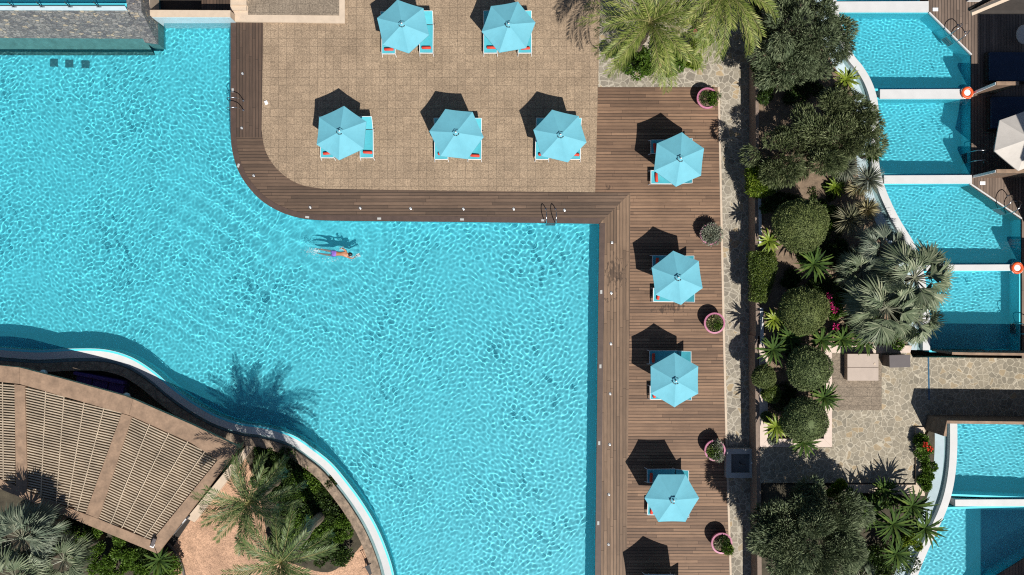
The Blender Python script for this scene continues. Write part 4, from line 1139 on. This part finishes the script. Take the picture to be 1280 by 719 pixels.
topiary(1006, 525, 27, 2.9, 'topiary2', 'clipped ball at the corner of the pink stone border', 34, n=9800, hole=True)
topiary(955, 471, 14, 1.95, 'topiary', 'small clipped ball touching the path wall', 35, n=3600)
topiary(964, 492, 11, 1.8, 'hedge', 'smallest green bush just below the small clipped ball', 36, n=2600)
topiary(958, 521, 6, 1.65, 'topiary2', 'tiny dark ball on the pink stone border', 37, n=1200)

def box_hedge(pts, ztop, mat, lab, seed, n=9000, ll=.075, name='hedge', rnd=.25, z0=ZR-.12):
    rs = np.random.default_rng(seed)
    poly = [P(a, b, ztop) for a, b in pts]; cx = sum(p.x for p in poly)/len(poly); cy_ = sum(p.y for p in poly)/len(poly)
    r = root(name, (cx, cy_, z0), lab, 'hedge'); h = ztop-z0
    pl = [(p.x-cx, p.y-cy_) for p in poly]; xs = [p[0] for p in pl]; ys = [p[1] for p in pl]
    X = rs.uniform(min(xs), max(xs), n*2); Y = rs.uniform(min(ys), max(ys), n*2); k = inside(X, Y, pl); X = X[k][:n]; Y = Y[k][:n]
    # distance to the edge rounds the shoulders
    d = np.full(len(X), 9.)
    for i in range(len(pl)):
        a = np.array(pl[i]); b = np.array(pl[(i+1) % len(pl)]); e = b-a; t = np.clip(((X-a[0])*e[0]+(Y-a[1])*e[1])/(e@e), 0, 1)
        d = np.minimum(d, np.hypot(X-a[0]-t*e[0], Y-a[1]-t*e[1]))
    Z = h - rnd*np.clip(1-d/.35, 0, 1)**2 + .05*np.sin(4*X+seed)*np.sin(5*Y) + rs.uniform(-.06, .04, len(X))
    p1 = np.stack([X, Y, Z], -1)
    ns = n//2; i = rs.integers(0, len(pl), ns); t = rs.uniform(0, 1, ns); A = np.array(pl)[i]; B = np.array(pl)[(i+1) % len(pl)]
    q = A+(B-A)*t[:, None]; p2 = np.stack([q[:, 0], q[:, 1], rs.uniform(.1, h-.1, ns)], -1)+rs.normal(size=(ns, 3))*.03
    p = np.concatenate([p1, p2]); dd = unit(rs.normal(size=p.shape)*.8+np.array([0, 0, .5]))
    leaves(p, dd, ll*rs.uniform(.6, 1.5, len(p)), ll*.55, mat, 'foliage', r, .1, rs)
    m = MB(); m.prism([Vector((a*.93, b*.93, h-.16)) for a, b in pl], 0); m.build('inner_leaves', MT[mat], r)
    return r
box_hedge([(939, 316), (968, 313), (972, 330), (968, 352), (958, 377), (941, 375)], 2.0, 'hedge', 'green clipped block hedge standing over the shaded path', 41)
box_hedge(spline([(938, 210), (950, 204), (975, 212), (983, 222), (972, 236), (955, 244), (940, 238), (938, 210)], 3)[:-1], 2.3, 'lime', 'bright lime green hedge beneath the olive tree by the path', 42, n=6500, ll=.10)

def bush(px, py, rx, ry, ztop, mat, lab, seed, n=4500, ll=.13, lw=.07, z0=ZR-.12, name='shrub', flowers=None, h=None, grp=None):
    if z0 > 0: ztop -= .5
    rs = np.random.default_rng(seed); c = P(px, py, ztop-.3); r = root(name, (c.x, c.y, z0), lab, 'shrub', grp)
    R = (rx/K, ry/K); h = h or (ztop-z0); nb = max(6, int(9*R[0]*R[1]*2.2)); Ps = []; Ds = []
    for k in range(nb):
        a = rs.uniform(0, 6.28); f = math.sqrt(rs.uniform(0, .75)); bc = np.array([math.cos(a)*R[0]*f, math.sin(a)*R[1]*f, h-.35+rs.uniform(-.25, .1)])
        br = rs.uniform(.28, .5)*min(max(min(R), .35), .9); kk = n//nb
        q = sphere_pts(rs, kk, -.4); Ps.append(bc+q*br*rs.uniform(.6, 1.05, (kk, 1))); Ds.append(unit(q+rs.normal(size=q.shape)*.5+np.array([0, 0, .3])))
    P0 = np.concatenate(Ps); D = np.concatenate(Ds)
    leaves(P0, D, ll*rs.uniform(.6, 1.3, len(P0)), lw*rs.uniform(.7, 1.2, len(P0)), mat, 'foliage', r, .2, rs)
    m = MB()
    for k in range(6):
        a = k*1.05; m.tube([(0, 0, 0), (math.cos(a)*R[0]*.35, math.sin(a)*R[1]*.35, (h-.3)*.6), (math.cos(a)*R[0]*.6, math.sin(a)*R[1]*.6, h-.35)], [.03, .02, .01], 5)
    m.build('stems', MT['bark'], r)
    if flowers:
        fm, pts = flowers
        for (fx, fy, fr) in pts:
            q = P(fx, fy, ztop+.12); kk = 42; b = np.array([q.x-c.x, q.y-c.y, ztop+.05-z0])
            s = sphere_pts(rs, kk, 0); leaves(b+s*fr*rs.uniform(.3, 1, (kk, 1)), unit(s+rs.normal(size=s.shape)*.4), .10, .08, fm, 'blossom', r, .1, rs)
    return r
def rosette(px, py, rpx, zc, mat, lab, seed, n=34, wid=.075, kind='cycad', z0=ZR-.12, name='cycad', lift=.5, trunk=True, grp=None):
    """radiating fronds (cycad) or stiff blades (yucca)"""
    if z0 > 0: zc -= .6
    rs = np.random.default_rng(seed); c = P(px, py, zc); R = rpx/K
    r = root(name, (c.x, c.y, z0), lab, name.replace('_', ' '), grp); hh = zc-z0; m = MB()
    if trunk:
        t = MB(); t.tube([(0, 0, 0), (.02, 0, hh*.5), (0, 0, hh)], [.11, .09, .07], 8); t.build('trunk', MT['palmbark'], r, smooth=True)
    V = []; F = []
    if kind == 'yucca':
        s = sphere_pts(rs, n, -.35); L = R*rs.uniform(.85, 1.05, n)
        leaves(np.array([0, 0, hh])+s*.05, s, L, wid, mat, 'blades', r, .08, rs)
        return r
    wv = wid*.62
    for k in range(n):
        a = 2.399*k+rs.uniform(-.2, .2); e = lift*1.6*(1-k/n)+rs.uniform(-.12, .12)
        L = R*rs.uniform(.85, 1.1)*(1+.2*e); seg = 9; p = np.array([0, 0, hh]); el = e+.15; side = np.array([-math.sin(a), math.cos(a), 0]); prev = None
        for i in range(seg+1):
            t = i/seg; w_ = wv*max(.06, math.sin(math.pi*min(.12+.86*t, 1)))*(1+.22*(-1)**i)
            row = [p+side*w_+np.array([0, 0, w_*.5]), p.copy(), p-side*w_+np.array([0, 0, w_*.5])]
            b0 = len(V); V += row
            if prev is not None: F += [(prev, prev+1, b0+1, b0), (prev+1, prev+2, b0+2, b0+1)]
            prev = b0
            p = p+np.array([math.cos(a)*math.cos(el), math.sin(a)*math.cos(el), math.sin(el)])*L/seg; el -= .11
    np_mesh('fronds', np.array(V), np.array(F), MT[mat], r)
    return r
def date_palm(px, py, zc, R, mat, lab, seed, nf=46, z0=0, lift=1.0, name='date_palm', skip=None):
    rs = np.random.default_rng(seed); c = P(px, py, zc); r = root(name, (c.x, c.y, z0), lab, 'palm tree'); hh = zc-z0
    t = MB(); n = 14; t.tube([(0.03*math.sin(i), 0.03*math.cos(i*1.3), hh*i/n) for i in range(n+1)], [.26-.05*i/n+(.02 if i % 2 else 0) for i in range(n+1)], 12)
    t.build('trunk', MT['palmbark'], r, smooth=False)
    V = []; F = []; st = MB()
    for k in range(nf):
        a = 2.399*k+rs.uniform(-.25, .25); u = k/nf; e = 1.25*(1-u)**.8*lift-.12+rs.uniform(-.1, .1)
        L = R*(.74+.42*math.sqrt(u))*rs.uniform(.88, 1.1); seg = 12; p = np.array([0, 0, hh]); el = e; pts = []; aa = a; tw = rs.uniform(-.025, .025)
        for i in range(seg+1):
            pts.append(p.copy()); p = p+np.array([math.cos(aa)*math.cos(el), math.sin(aa)*math.cos(el), math.sin(el)])*L/seg; el -= (.075+.07*u+.03*i/seg)*1.15; aa += tw
        pts = np.array(pts); st.tube([tuple(q) for q in pts[::2]], [.03, .025, .02, .016, .012, .009, .005], 4, False)
        npin = 52
        for i in range(5, npin):
            t_ = i/npin*seg; i0 = min(int(t_), seg-1); b = pts[i0]*(1-(t_-i0))+pts[i0+1]*(t_-i0); fw = pts[i0+1]-pts[i0]; fw = fw/np.linalg.norm(fw)
            side = np.cross(fw, [0, 0, 1]); side = side/(np.linalg.norm(side)+1e-6); up = np.cross(side, fw)
            ll = R*.165*math.sin(math.pi*(.14+.72*(i/npin)))**.7*rs.uniform(.8, 1.12); wd = .055
            for sd in (-1, 1):
                d = side*sd*.62+fw*.85+up*.30+rs.normal(size=3)*.08; d = d/np.linalg.norm(d)
                tip = b+d*ll; tip[2] -= ll*.18; mid = b+d*ll*.5
                b0 = len(V); V += [b, mid+fw*wd*.5, tip, mid-fw*wd*.5]; F.append((b0, b0+1, b0+2, b0+3))
    np_mesh('fronds', np.array(V), np.array(F), MT[mat], r); st.build('frond_stalks', MT['rachis'], r)
    return r
def fan_palm(px, py, zc, R, mat, lab, seed, nf=26, z0=ZR-.12, blades=22, pet=.5, lift=1.1, name='fan_palm', grp=None):
    if z0 > 0: zc -= .6
    rs = np.random.default_rng(seed); c = P(px, py, zc); r = root(name, (c.x, c.y, z0), lab, 'palm tree', grp); hh = zc-z0; nf = int(nf*1.25)
    t = MB(); t.tube([(0, 0, 0), (.03, .02, hh*.5), (0, 0, hh)], [.2, .16, .15], 12); t.build('trunk', MT['palmbark'], r, smooth=True)
    V = []; F = []; st = MB()
    for k in range(nf):
        a = 2.399*k+rs.uniform(-.3, .3); u = k/nf; e = lift*(1-u)-.28+rs.uniform(-.12, .12)
        d0 = np.array([math.cos(a)*math.cos(e), math.sin(a)*math.cos(e), math.sin(e)])
        base = np.array([0, 0, hh]); hs = base+d0*R*pet*rs.uniform(.55, 1.15)+np.array([0, 0, -.08*R*u])
        st.tube([tuple(base), tuple(hs)], [.03, .018], 5, False)
        side = np.cross(d0, [0, 0, 1]); side /= np.linalg.norm(side)+1e-6
        dn = d0.copy(); dn[2] -= .45; dn /= np.linalg.norm(dn); up = np.cross(side, dn)
        rr = R*(1-pet)*rs.uniform(.85, 1.2); roll = rs.uniform(-1.0, 1.0); spr = rs.uniform(1.9, 2.9); dn = dn+np.array([0, 0, rs.uniform(-.5, .3)]); dn /= np.linalg.norm(dn); side = np.cross(dn, [0, 0, 1]); side /= np.linalg.norm(side)+1e-6; up = np.cross(side, dn)
        sd = side*math.cos(roll)+up*math.sin(roll); upp = np.cross(sd, dn)
        for b in range(blades):
            th = (b/(blades-1)-.5)*spr; L = rr*(1-.22*abs(th)/1.9)*rs.uniform(.78, 1.12)
            d = dn*math.cos(th)+sd*math.sin(th)+upp*(.55*(1-abs(math.cos(th)))+.05*(-1)**b); d /= np.linalg.norm(d)
            s2 = np.cross(d, upp); s2 /= np.linalg.norm(s2)+1e-6; wd = rr*.072
            mid = hs+d*L*.55+s2*0; tip = hs+d*L; tip[2] -= L*rs.uniform(.10, .45)
            b0 = len(V); V += [hs+s2*.008, mid+s2*wd*.5, tip, mid-s2*wd*.5]; F.append((b0, b0+1, b0+2, b0+3))
    np_mesh('fans', np.array(V), np.array(F), MT[mat], r); st.build('leaf_stalks', MT['stalk'], r)
    return r

# date palms
date_palm(812, 28, 5.2, 3.4, 'date', 'yellow-green date palm overhanging the terrace corner, its centre fully in view', 51, nf=46)
date_palm(905, -12, 5.6, 3.4, 'date', 'date palm at the top edge leaning over the flagstone path', 52, nf=44)
date_palm(312, 628, 4.6, 2.75, 'date2', 'green palm with fronds reaching over the pergola corner', 53, nf=30, z0=ZL)
date_palm(352, 702, 7.4, 2.75, 'date2', 'tall green palm at the bottom edge standing on terracotta paving', 54, nf=25, z0=ZL)
# shrubs below the date palms
for i, (x, y, rx, ry, mt, lab) in enumerate([(795, 78, 24, 16, 'bush', 'green shrub under the date palm, at its lower left'), (845, 72, 24, 20, 'bush', 'bright green shrub under the middle of the date palm'),
        (868, 70, 14, 16, 'lime', 'lime green shrub at the right side of the date palm bed'), (882, 38, 10, 22, 'bush', 'narrow green shrub between the two date palms'), (775, 66, 16, 10, 'dkbush', 'dark shrub in the shade at the left tip of the palm bed')]):
    bush(x, y, rx, ry, 1.1, mt, lab, 60+i, n=5200, z0=0, flowers=('pinkfl', [(826, 81, .035)]) if i == 0 else (('pinkfl', [(869, 39, .05)]) if i == 3 else None))
# silver fan palms in the garden
GS = 'silver fan palms'
fan_palm(1103, 312, 4.4, 1.45, 'silverdk', 'steel grey fan palm highest of the silver group, against the white overflow wall', 71, nf=30, grp=GS)
fan_palm(1143, 348, 5.2, 2.05, 'silver', 'large silver fan palm reaching over the wedge shaped pool', 72, nf=34, grp=GS, blades=26)
fan_palm(1108, 385, 4.8, 2.0, 'silver', 'large silver fan palm above the beige storage box', 73, nf=34, grp=GS, blades=26)
fan_palm(1078, 338, 3.8, 1.4, 'silver', 'smaller silver fan palm on the left of the group, over bare soil', 74, nf=30, grp=GS)
fan_palm(1145, 398, 4.3, 1.5, 'silver', 'silver fan palm drooping beside the last upper private pool', 75, nf=26, grp=GS)
fan_palm(28, 672, 3.7, 2.0, 'silverdk', 'big steel grey fan palm at the left edge below the pergola', 76, nf=38, z0=ZL, blades=26)
fan_palm(80, 700, 2.9, 1.6, 'silver', 'pale fan palm just right of the big steel grey one at the bottom', 77, nf=26, z0=ZL)
fan_palm(20, 722, 4.0, 1.7, 'silver', 'pale fan palm cut by the bottom left corner', 78, nf=24, z0=ZL)
fan_palm(1075, 722, 3.4, 1.15, 'silver', 'silver fan palm at the bottom edge right of the big olive', 79, nf=18)
# yuccas
GY = 'round spiky yuccas'
rosette(1057, 208, 19, 3.6, 'yucca2', 'grey round yucca on a straw trunk, highest of the spiky group', 81, n=330, wid=.045, kind='yucca', name='yucca', grp=GY)
rosette(1085, 224, 21, 3.5, 'yucca2', 'grey round yucca against the white overflow wall', 82, n=330, wid=.045, kind='yucca', name='yucca', grp=GY)
rosette(1072, 235, 15, 3.0, 'yuccay', 'straw coloured yucca between the two grey ones', 83, n=260, wid=.045, kind='yucca', name='yucca', grp=GY)
rosette(1084, 262, 16, 3.4, 'yuccay', 'cream yellow yucca above the silver fan palms', 84, n=300, wid=.045, kind='yucca', name='yucca', grp=GY)
rosette(1062, 274, 21, 3.2, 'yucca', 'grey green yucca lowest of the spiky group', 85, n=360, wid=.045, kind='yucca', name='yucca', grp=GY)
rosette(1090, 192, 15, 3.0, 'cycad', 'green spiky plant below the broad olive near the square pool', 86, n=220, wid=.05, kind='yucca', name='yucca', grp=GY)
# cycads
GC = 'green cycads'
for i, (x, y, rr, zc, mt, lab) in enumerate([
  (966, 437, 21, 2.9, 'cycad', 'green cycad above the small clipped ball by the path'), (987, 422, 18, 2.8, 'cycad', 'green cycad directly under the clipped ball near the magenta flowers'),
  (1029, 497, 21, 2.7, 'cycad', 'green cycad spilling onto the tiled inset'), (1018, 478, 14, 1.95, 'cycad', 'cycad squeezed between two clipped balls'),
  (970, 533, 17, 2.9, 'cycady', 'yellow green cycad at the left end of the pink border'), (1004, 553, 19, 2.5, 'cycad', 'cycad under the last clipped ball, over the pink border'),
  (961, 301, 15, 2.9, 'cycady', 'yellow green cycad between lime hedge and block hedge'), (968, 400, 15, 2.5, 'cycady', 'pale cycad below the block hedge'),
  (1026, 425, 17, 2.5, 'cycad', 'cycad on bare soil right of the clipped balls'), (1052, 424, 18, 2.5, 'cycad', 'cycad touching the pink border above the storage box, left'),
  (1080, 426, 18, 2.5, 'cycad', 'cycad touching the pink border above the storage box, right'), (1017, 330, 22, 3.5, 'cycad', 'dark cycad below the largest clipped ball'),
  (1057, 100, 16, 3.2, 'cycady', 'yellow green cycad between two olive trees at the curved wall'), (1044, 234, 14, 1.95, 'lime', 'lime green cycad left of the yuccas'),
  (1086, 640, 24, 3.2, 'cycad', 'green cycad right of the big bottom olive'), (1140, 632, 25, 3.4, 'cycad', 'green cycad under the terrace kerb corner'),
  (1116, 655, 25, 3.8, 'cycad', 'green cycad in the middle of the bottom group'), (1156, 660, 22, 3.6, 'cycad', 'green cycad hanging over the lower overflow wall'),
  (1120, 692, 20, 3.0, 'cycad', 'green cycad lowest of the bottom group'), (1060, 622, 16, 3.0, 'cycad', 'green cycad next to the lime bush below the kerb'),
  (200, 700, 20, .3, 'cycad', 'green cycad below the pergola corner'), (1105, 612, 17, 2.5, 'cycad', 'green cycad against the terrace kerb')]):
    rosette(x, y, rr, zc, mt, lab, 200+i, n=34, grp=GC, z0=ZL if x < 500 else ZR-.12, wid=.085)
# garden shrubs
bush(1048, 383, 16, 18, 2.7, 'bush', 'leafy shrub with magenta blossom clusters by the silver palms', 101, n=3200, flowers=('pinkfl', [(1036, 370, .16), (1038, 381, .2), (1044, 387, .16)]))
bush(1070, 412, 30, 10, 2.6, 'dkbush', 'low dark shrub with magenta blossoms under the silver palms', 102, n=3200, flowers=('pinkfl', [(1045, 409, .18), (1081, 414, .26), (1098, 381, .1)]))
bush(1120, 425, 28, 12, 2.7, 'bush', 'green shrub between silver palms and the pink border', 103, n=3600)
bush(1046, 616, 15, 12, 3.2, 'lime', 'lime green bush above the right shoulder of the big bottom olive', 104, n=3200)
bush(1138, 678, 14, 14, 2.5, 'lime', 'lime green bush beside the lower overflow wall', 105, n=3000)
bush(1160, 562, 12, 22, 2.6, 'bush', 'shrub with red flowers between kerb and lower private pool', 106, n=3200, flowers=('redfl', [(1157, 556, .10), (1163, 561, .12)]))
bush(1163, 598, 10, 22, 2.6, 'bush', 'green shrub below the red flowered one at the lower overflow wall', 107, n=3000)
bush(976, 549, 18, 10, 2.2, 'greysh', 'low silver-grey shrub in the corner of the pink border', 108, n=3600, ll=.09)
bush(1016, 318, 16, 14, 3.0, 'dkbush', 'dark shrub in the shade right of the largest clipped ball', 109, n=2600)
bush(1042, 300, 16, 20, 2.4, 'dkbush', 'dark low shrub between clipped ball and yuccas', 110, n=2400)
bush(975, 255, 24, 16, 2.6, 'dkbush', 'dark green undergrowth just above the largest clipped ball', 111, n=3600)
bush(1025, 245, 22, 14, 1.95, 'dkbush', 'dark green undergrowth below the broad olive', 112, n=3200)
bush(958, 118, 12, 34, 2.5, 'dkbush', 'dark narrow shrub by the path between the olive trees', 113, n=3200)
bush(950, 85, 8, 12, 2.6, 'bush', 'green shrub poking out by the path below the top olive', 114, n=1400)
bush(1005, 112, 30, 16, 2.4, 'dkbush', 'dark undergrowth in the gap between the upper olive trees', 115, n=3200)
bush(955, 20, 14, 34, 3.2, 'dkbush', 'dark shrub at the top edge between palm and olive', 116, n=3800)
bush(1110, 705, 40, 22, 2.4, 'dkbush', 'dark undergrowth at the bottom edge right of the olive', 117, n=4500)
bush(1100, 628, 44, 12, 2.3, 'dkbush', 'dark undergrowth along the bottom of the terrace kerb', 118, n=4200)
bush(985, 500, 18, 20, 2.1, 'dkbush', 'dark ground shrub left between the two lowest clipped balls', 119, n=2400)
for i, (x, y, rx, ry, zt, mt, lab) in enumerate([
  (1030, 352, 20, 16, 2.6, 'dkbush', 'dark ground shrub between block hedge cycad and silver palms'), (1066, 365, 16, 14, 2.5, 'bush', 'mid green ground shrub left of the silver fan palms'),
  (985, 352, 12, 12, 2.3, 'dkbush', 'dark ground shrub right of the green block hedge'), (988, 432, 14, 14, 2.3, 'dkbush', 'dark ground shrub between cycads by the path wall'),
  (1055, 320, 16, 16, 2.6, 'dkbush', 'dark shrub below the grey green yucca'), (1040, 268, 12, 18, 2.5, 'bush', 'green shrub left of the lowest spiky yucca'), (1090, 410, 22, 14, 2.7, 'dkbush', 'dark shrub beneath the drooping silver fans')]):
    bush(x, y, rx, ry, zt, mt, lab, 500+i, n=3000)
for i, (x, y, rx, ry, zt, mt, lab) in enumerate([
  (362, 592, 24, 16, -.1, 'dkbush', 'dark shrub under the upper bend of the stone kerb'), (410, 612, 14, 18, -.1, 'dkbush', 'dark low shrub hugging the stone kerb halfway down'),
  (395, 672, 22, 18, 0, 'bush', 'green shrub behind the crown of the tall palm'), (372, 640, 22, 18, 0, 'dkbush', 'dark shrub in the heart of the curved bed'), (330, 572, 18, 16, 0, 'dkbush', 'dark shrub at the left tip of the curved bed'),
  (352, 676, 16, 20, -.1, 'dkbush', 'dark shrub just above the tall palm centre'), (120, 655, 20, 12, -.1, 'dkbush', 'dark shrub hidden under the lower pergola beam'), (165, 710, 16, 14, 0, 'bush', 'green filler shrub between the mounds at the bottom edge')]):
    bush(x, y, rx, ry, zt, mt, lab, 540+i, n=3800, z0=ZL, grp='shrubs of the lower garden', ll=.13)
# lower garden
LG = 'shrubs of the lower garden'
for i, (x, y, rx, ry, zt, mt, lab) in enumerate([
  (100, 672, 20, 14, .2, 'bush', 'bright shrub tucked under the lower pergola beam, leftmost'), (110, 692, 18, 14, .1, 'bush', 'bright green mound below the pergola, second in the row'),
  (158, 682, 22, 16, .2, 'bush', 'bright green mound under the middle of the lower pergola beam'), (135, 712, 24, 14, .2, 'bush', 'green mound at the bottom edge below the pergola'),
  (205, 712, 22, 16, .2, 'bush', 'green mound at the curved dark kerb'), (185, 700, 18, 14, -.1, 'dkbush', 'dark shrub between the bright mounds'), (75, 655, 24, 14, -.2, 'dkbush', 'dark shrub behind the big steel grey palm'),
  (345, 578, 32, 18, .0, 'dkbush', 'dark shrub in the upper corner of the curved bed'), (378, 604, 20, 22, .0, 'bush', 'bright green shrub against the curved stone kerb'),
  (352, 620, 24, 24, .3, 'dkbush', 'dark shrub in the middle of the curved bed'), (400, 642, 22, 24, .0, 'dkbush', 'dark shrub near the lower curve of the stone kerb'),
  (426, 666, 14, 22, .0, 'bush', 'green shrub at the pointed lower end of the curved bed'), (380, 665, 26, 22, .2, 'bush', 'green shrub among the tall palm fronds'),
  (410, 695, 26, 16, .2, 'dkbush', 'dark shrub at the lower rim of the curved bed'), (330, 600, 14, 20, .2, 'bush', 'small green shrub beside the palm trunk on the left of the curved bed')]):
    bush(x, y, rx, ry, zt, mt, lab, 300+i, n=4200, z0=ZL, grp=LG, ll=.14)

# ---- pink pots
pots = [(884, 123, 'tuft', 'pink pot with two green tufts at the top corner of the deck'), (888, 293, 'silver', 'pink pot hidden under a silver-grey cushion plant'),
        (893, 404, 'mix', 'pink pot with reddish earth, low green plants and yellow flecks'), (893.5, 563, 'grey', 'pink pot with green and grey foliage beside the square basin'),
        (902, 679, 'dark', 'pink pot with dark plants near the bottom of the deck')]
for i, (x, y, kd, lab) in enumerate(pots):
    c = P(x, y, .6); r = root('flower_pot', (c.x, c.y, 0), lab, 'plant pot', 'pink plant pots'); rs = np.random.default_rng(400+i)
    MB().lathe([(.001, 0), (.34, 0), (.42, .12), (.52, .42), (.545, .60), (.545, .66), (.46, .67), (.46, .56), (.001, .55)], n=36).build('pot', MT['pink'], r, smooth=False)
    m = MB(); m.lathe([(.001, .60), (.30, .59), (.462, .575)], n=24); m.build('soil', MT['potsoil'], r)
    def clump(cx, cy, rr, n, mat, ll=.12, z=.62, zz=.3, lw=.04):
        s = sphere_pts(rs, n, -.1); p = np.array([cx, cy, z])+s*np.array([rr, rr, zz])*rs.uniform(.35, 1, (n, 1))
        leaves(p, unit(s+rs.normal(size=s.shape)*.5+np.array([0, 0, .4])), ll*rs.uniform(.6, 1.3, n), lw, mat, 'plant', r, .2, rs)
    if kd == 'tuft': clump(.30, .08, .22, 500, 'bush'); clump(.28, -.22, .2, 400, 'bush'); clump(-.1, .02, .34, 350, 'dkbush', zz=.15); clump(.48, .12, .2, 200, 'olive')
    if kd == 'silver': clump(.05, 0, .58, 3200, 'greysh', .10, .62, .32)
    if kd == 'mix': clump(0, 0, .42, 900, 'topiary', .10, .6, .2); clump(.15, -.12, .2, 300, 'bush', .1); clump(-.1, .1, .25, 160, 'yuccay', .08, .62, .22)
    if kd == 'grey': clump(-.05, -.1, .4, 800, 'bush', .1); clump(.15, -.28, .3, 700, 'greysh'); clump(.1, .25, .3, 600, 'greysh'); clump(-.05, .1, .25, 300, 'topiary')
    if kd == 'dark': clump(.1, .1, .3, 700, 'dkbush'); clump(.32, -.3, .28, 800, 'bush'); clump(-.2, -.05, .2, 200, 'yucca')

# ================================================================== SWIMMER
def S(X, Y, z=0.0): return P(370+X/12, 290+Y/12, z)
zb = ZW-.045
J = {}
sk_v = []; sk_e = []; sk_r = []
def jt(name, X, Y, z, r, par=None, rw=None):
    J[name] = len(sk_v); sk_v.append(S(X, Y, z)); sk_r.append((r, rw or r))
    if par: sk_e.append((J[par], J[name]))
jt('pelvis', 580, 322, zb-.03, .115, None, .155)
jt('waist', 640, 325, zb-.01, .105, 'pelvis', .135); jt('chest', 700, 328, zb+.01, .12, 'waist', .165); jt('upper', 745, 330, zb+.02, .10, 'chest', .15)
jt('neck', 778, 333, zb+.02, .058, 'upper'); jt('head', 806, 335, zb+.02, .088, 'neck'); jt('crown', 826, 335, zb+.0, .075, 'head')
jt('hipl', 560, 296, zb-.05, .085, 'pelvis'); jt('kneel', 430, 270, zb-.09, .055, 'hipl'); jt('calfl', 385, 264, zb-.09, .05, 'kneel'); jt('anklel', 315, 256, zb-.10, .032, 'calfl'); jt('footl', 285, 253, zb-.12, .028, 'anklel')
jt('hipr', 560, 350, zb-.06, .085, 'pelvis'); jt('kneer', 440, 338, zb-.16, .055, 'hipr'); jt('calfr', 400, 330, zb-.18, .05, 'kneer'); jt('ankler', 345, 320, zb-.20, .032, 'calfr'); jt('footr', 315, 314, zb-.22, .028, 'ankler')
jt('shl', 752, 292, zb+.03, .06, 'upper'); jt('ell', 720, 258, zb+.16, .042, 'shl'); jt('wrl', 690, 244, zb+.06, .028, 'ell'); jt('pal', 680, 246, zb+.02, .03, 'wrl')
jt('shr', 765, 372, zb+.02, .06, 'upper'); jt('elr', 845, 402, zb+.02, .042, 'shr'); jt('wrr', 915, 352, zb-.01, .028, 'elr'); jt('par', 935, 338, zb-.015, .032, 'wrr')
for k in range(4):
    jt('fr%d' % k, 945+k*1.5, 330+k*4.5, zb-.02, .010, 'par'); jt('fs%d' % k, 962-abs(k-1.5)*2, 320+k*5, zb-.03, .008, 'fr%d' % k)
    jt('fl%d' % k, 670-k*.6, 243+k*3, zb+.01, .010, 'pal'); jt('fm%d' % k, 658+abs(k-1.5), 243+k*4, zb-.02, .008, 'fl%d' % k)
jt('tr', 930, 348, zb-.02, .011, 'par'); jt('tr2', 944, 350, zb-.03, .009, 'tr')
jt('tl', 682, 256, zb+.0, .011, 'pal'); jt('tl2', 672, 260, zb-.02, .009, 'tl')
def skinned(verts, edges, radii, name, mat, parent, org, rooti=0):
    me = bpy.data.meshes.new(name); me.from_pydata([tuple(Vector(v)-Vector(org)) for v in verts], edges, []); o = bpy.data.objects.new(name, me); COL.objects.link(o)
    sm = o.modifiers.new('s', 'SKIN'); sm.use_smooth_shade = True
    for i, r in enumerate(radii): me.skin_vertices[0].data[i].radius = r
    me.skin_vertices[0].data[rooti].use_root = True
    ss = o.modifiers.new('u', 'SUBSURF'); ss.levels = 2; ss.render_levels = 2
    dg = bpy.context.evaluated_depsgraph_get(); dg.update()
    m2 = bpy.data.meshes.new_from_object(o.evaluated_get(dg)); o.modifiers.clear(); o.data = m2; m2.materials.clear(); m2.materials.append(mat)
    m2.polygons.foreach_set('use_smooth', [True]*len(m2.polygons)); o.parent = parent; return o
ps = root('person', S(600, 325, zb), 'swimmer in violet shorts doing front crawl in the large pool', 'person')
receive(skinned(sk_v, sk_e, sk_r, 'body', MT['skin'], ps, ps.location))
sv = [S(628, 324, zb-.005), S(580, 322, zb-.02), S(555, 296, zb-.045), S(515, 288, zb-.06), S(555, 350, zb-.055), S(518, 346, zb-.085)]
receive(skinned(sv, [(0, 1), (1, 2), (2, 3), (1, 4), (4, 5)], [(.13, .16), (.135, .18), (.105, .105), (.105, .105), (.105, .105), (.105, .105)], 'swim_shorts', MT['shorts'], ps, ps.location, 1))
m = MB(); hc = S(814, 335, zb+.035); m.ball(hc, (.125, .105, .105), 16, 10); m.build('hair', MT['hair'], ps, ps.location, smooth=True)
m = MB(); hc = S(806, 335, zb+.02)
for s in (-1, 1): m.ball((hc.x+.0, hc.y+s*.1, hc.z-.01), (.03, .012, .03), 8, 6)
m.build('ear', MT['skin'], ps, ps.location, smooth=True)

rs = np.random.default_rng(77); pts = []
for (X, Y, sx, sy, n) in ((300, 285, 55, 40, 170), (200, 300, 90, 60, 120), (930, 350, 30, 26, 90), (690, 250, 34, 24, 80), (500, 420, 200, 40, 90), (830, 380, 50, 30, 60)):
    for k in range(n//2): pts.append((X+rs.normal()*sx*.6, Y+rs.normal()*sy*.6))
m = MB()
for (X, Y) in pts:
    q = S(X, Y, ZW); r_ = rs.uniform(.005, .015); m.ball((q.x, q.y, ZW+.012), (r_*rs.uniform(.8, 2.2), r_, .010), 6, 4)
tag(m.build('foam', MT['paper'], None, smooth=True), kind='stuff')
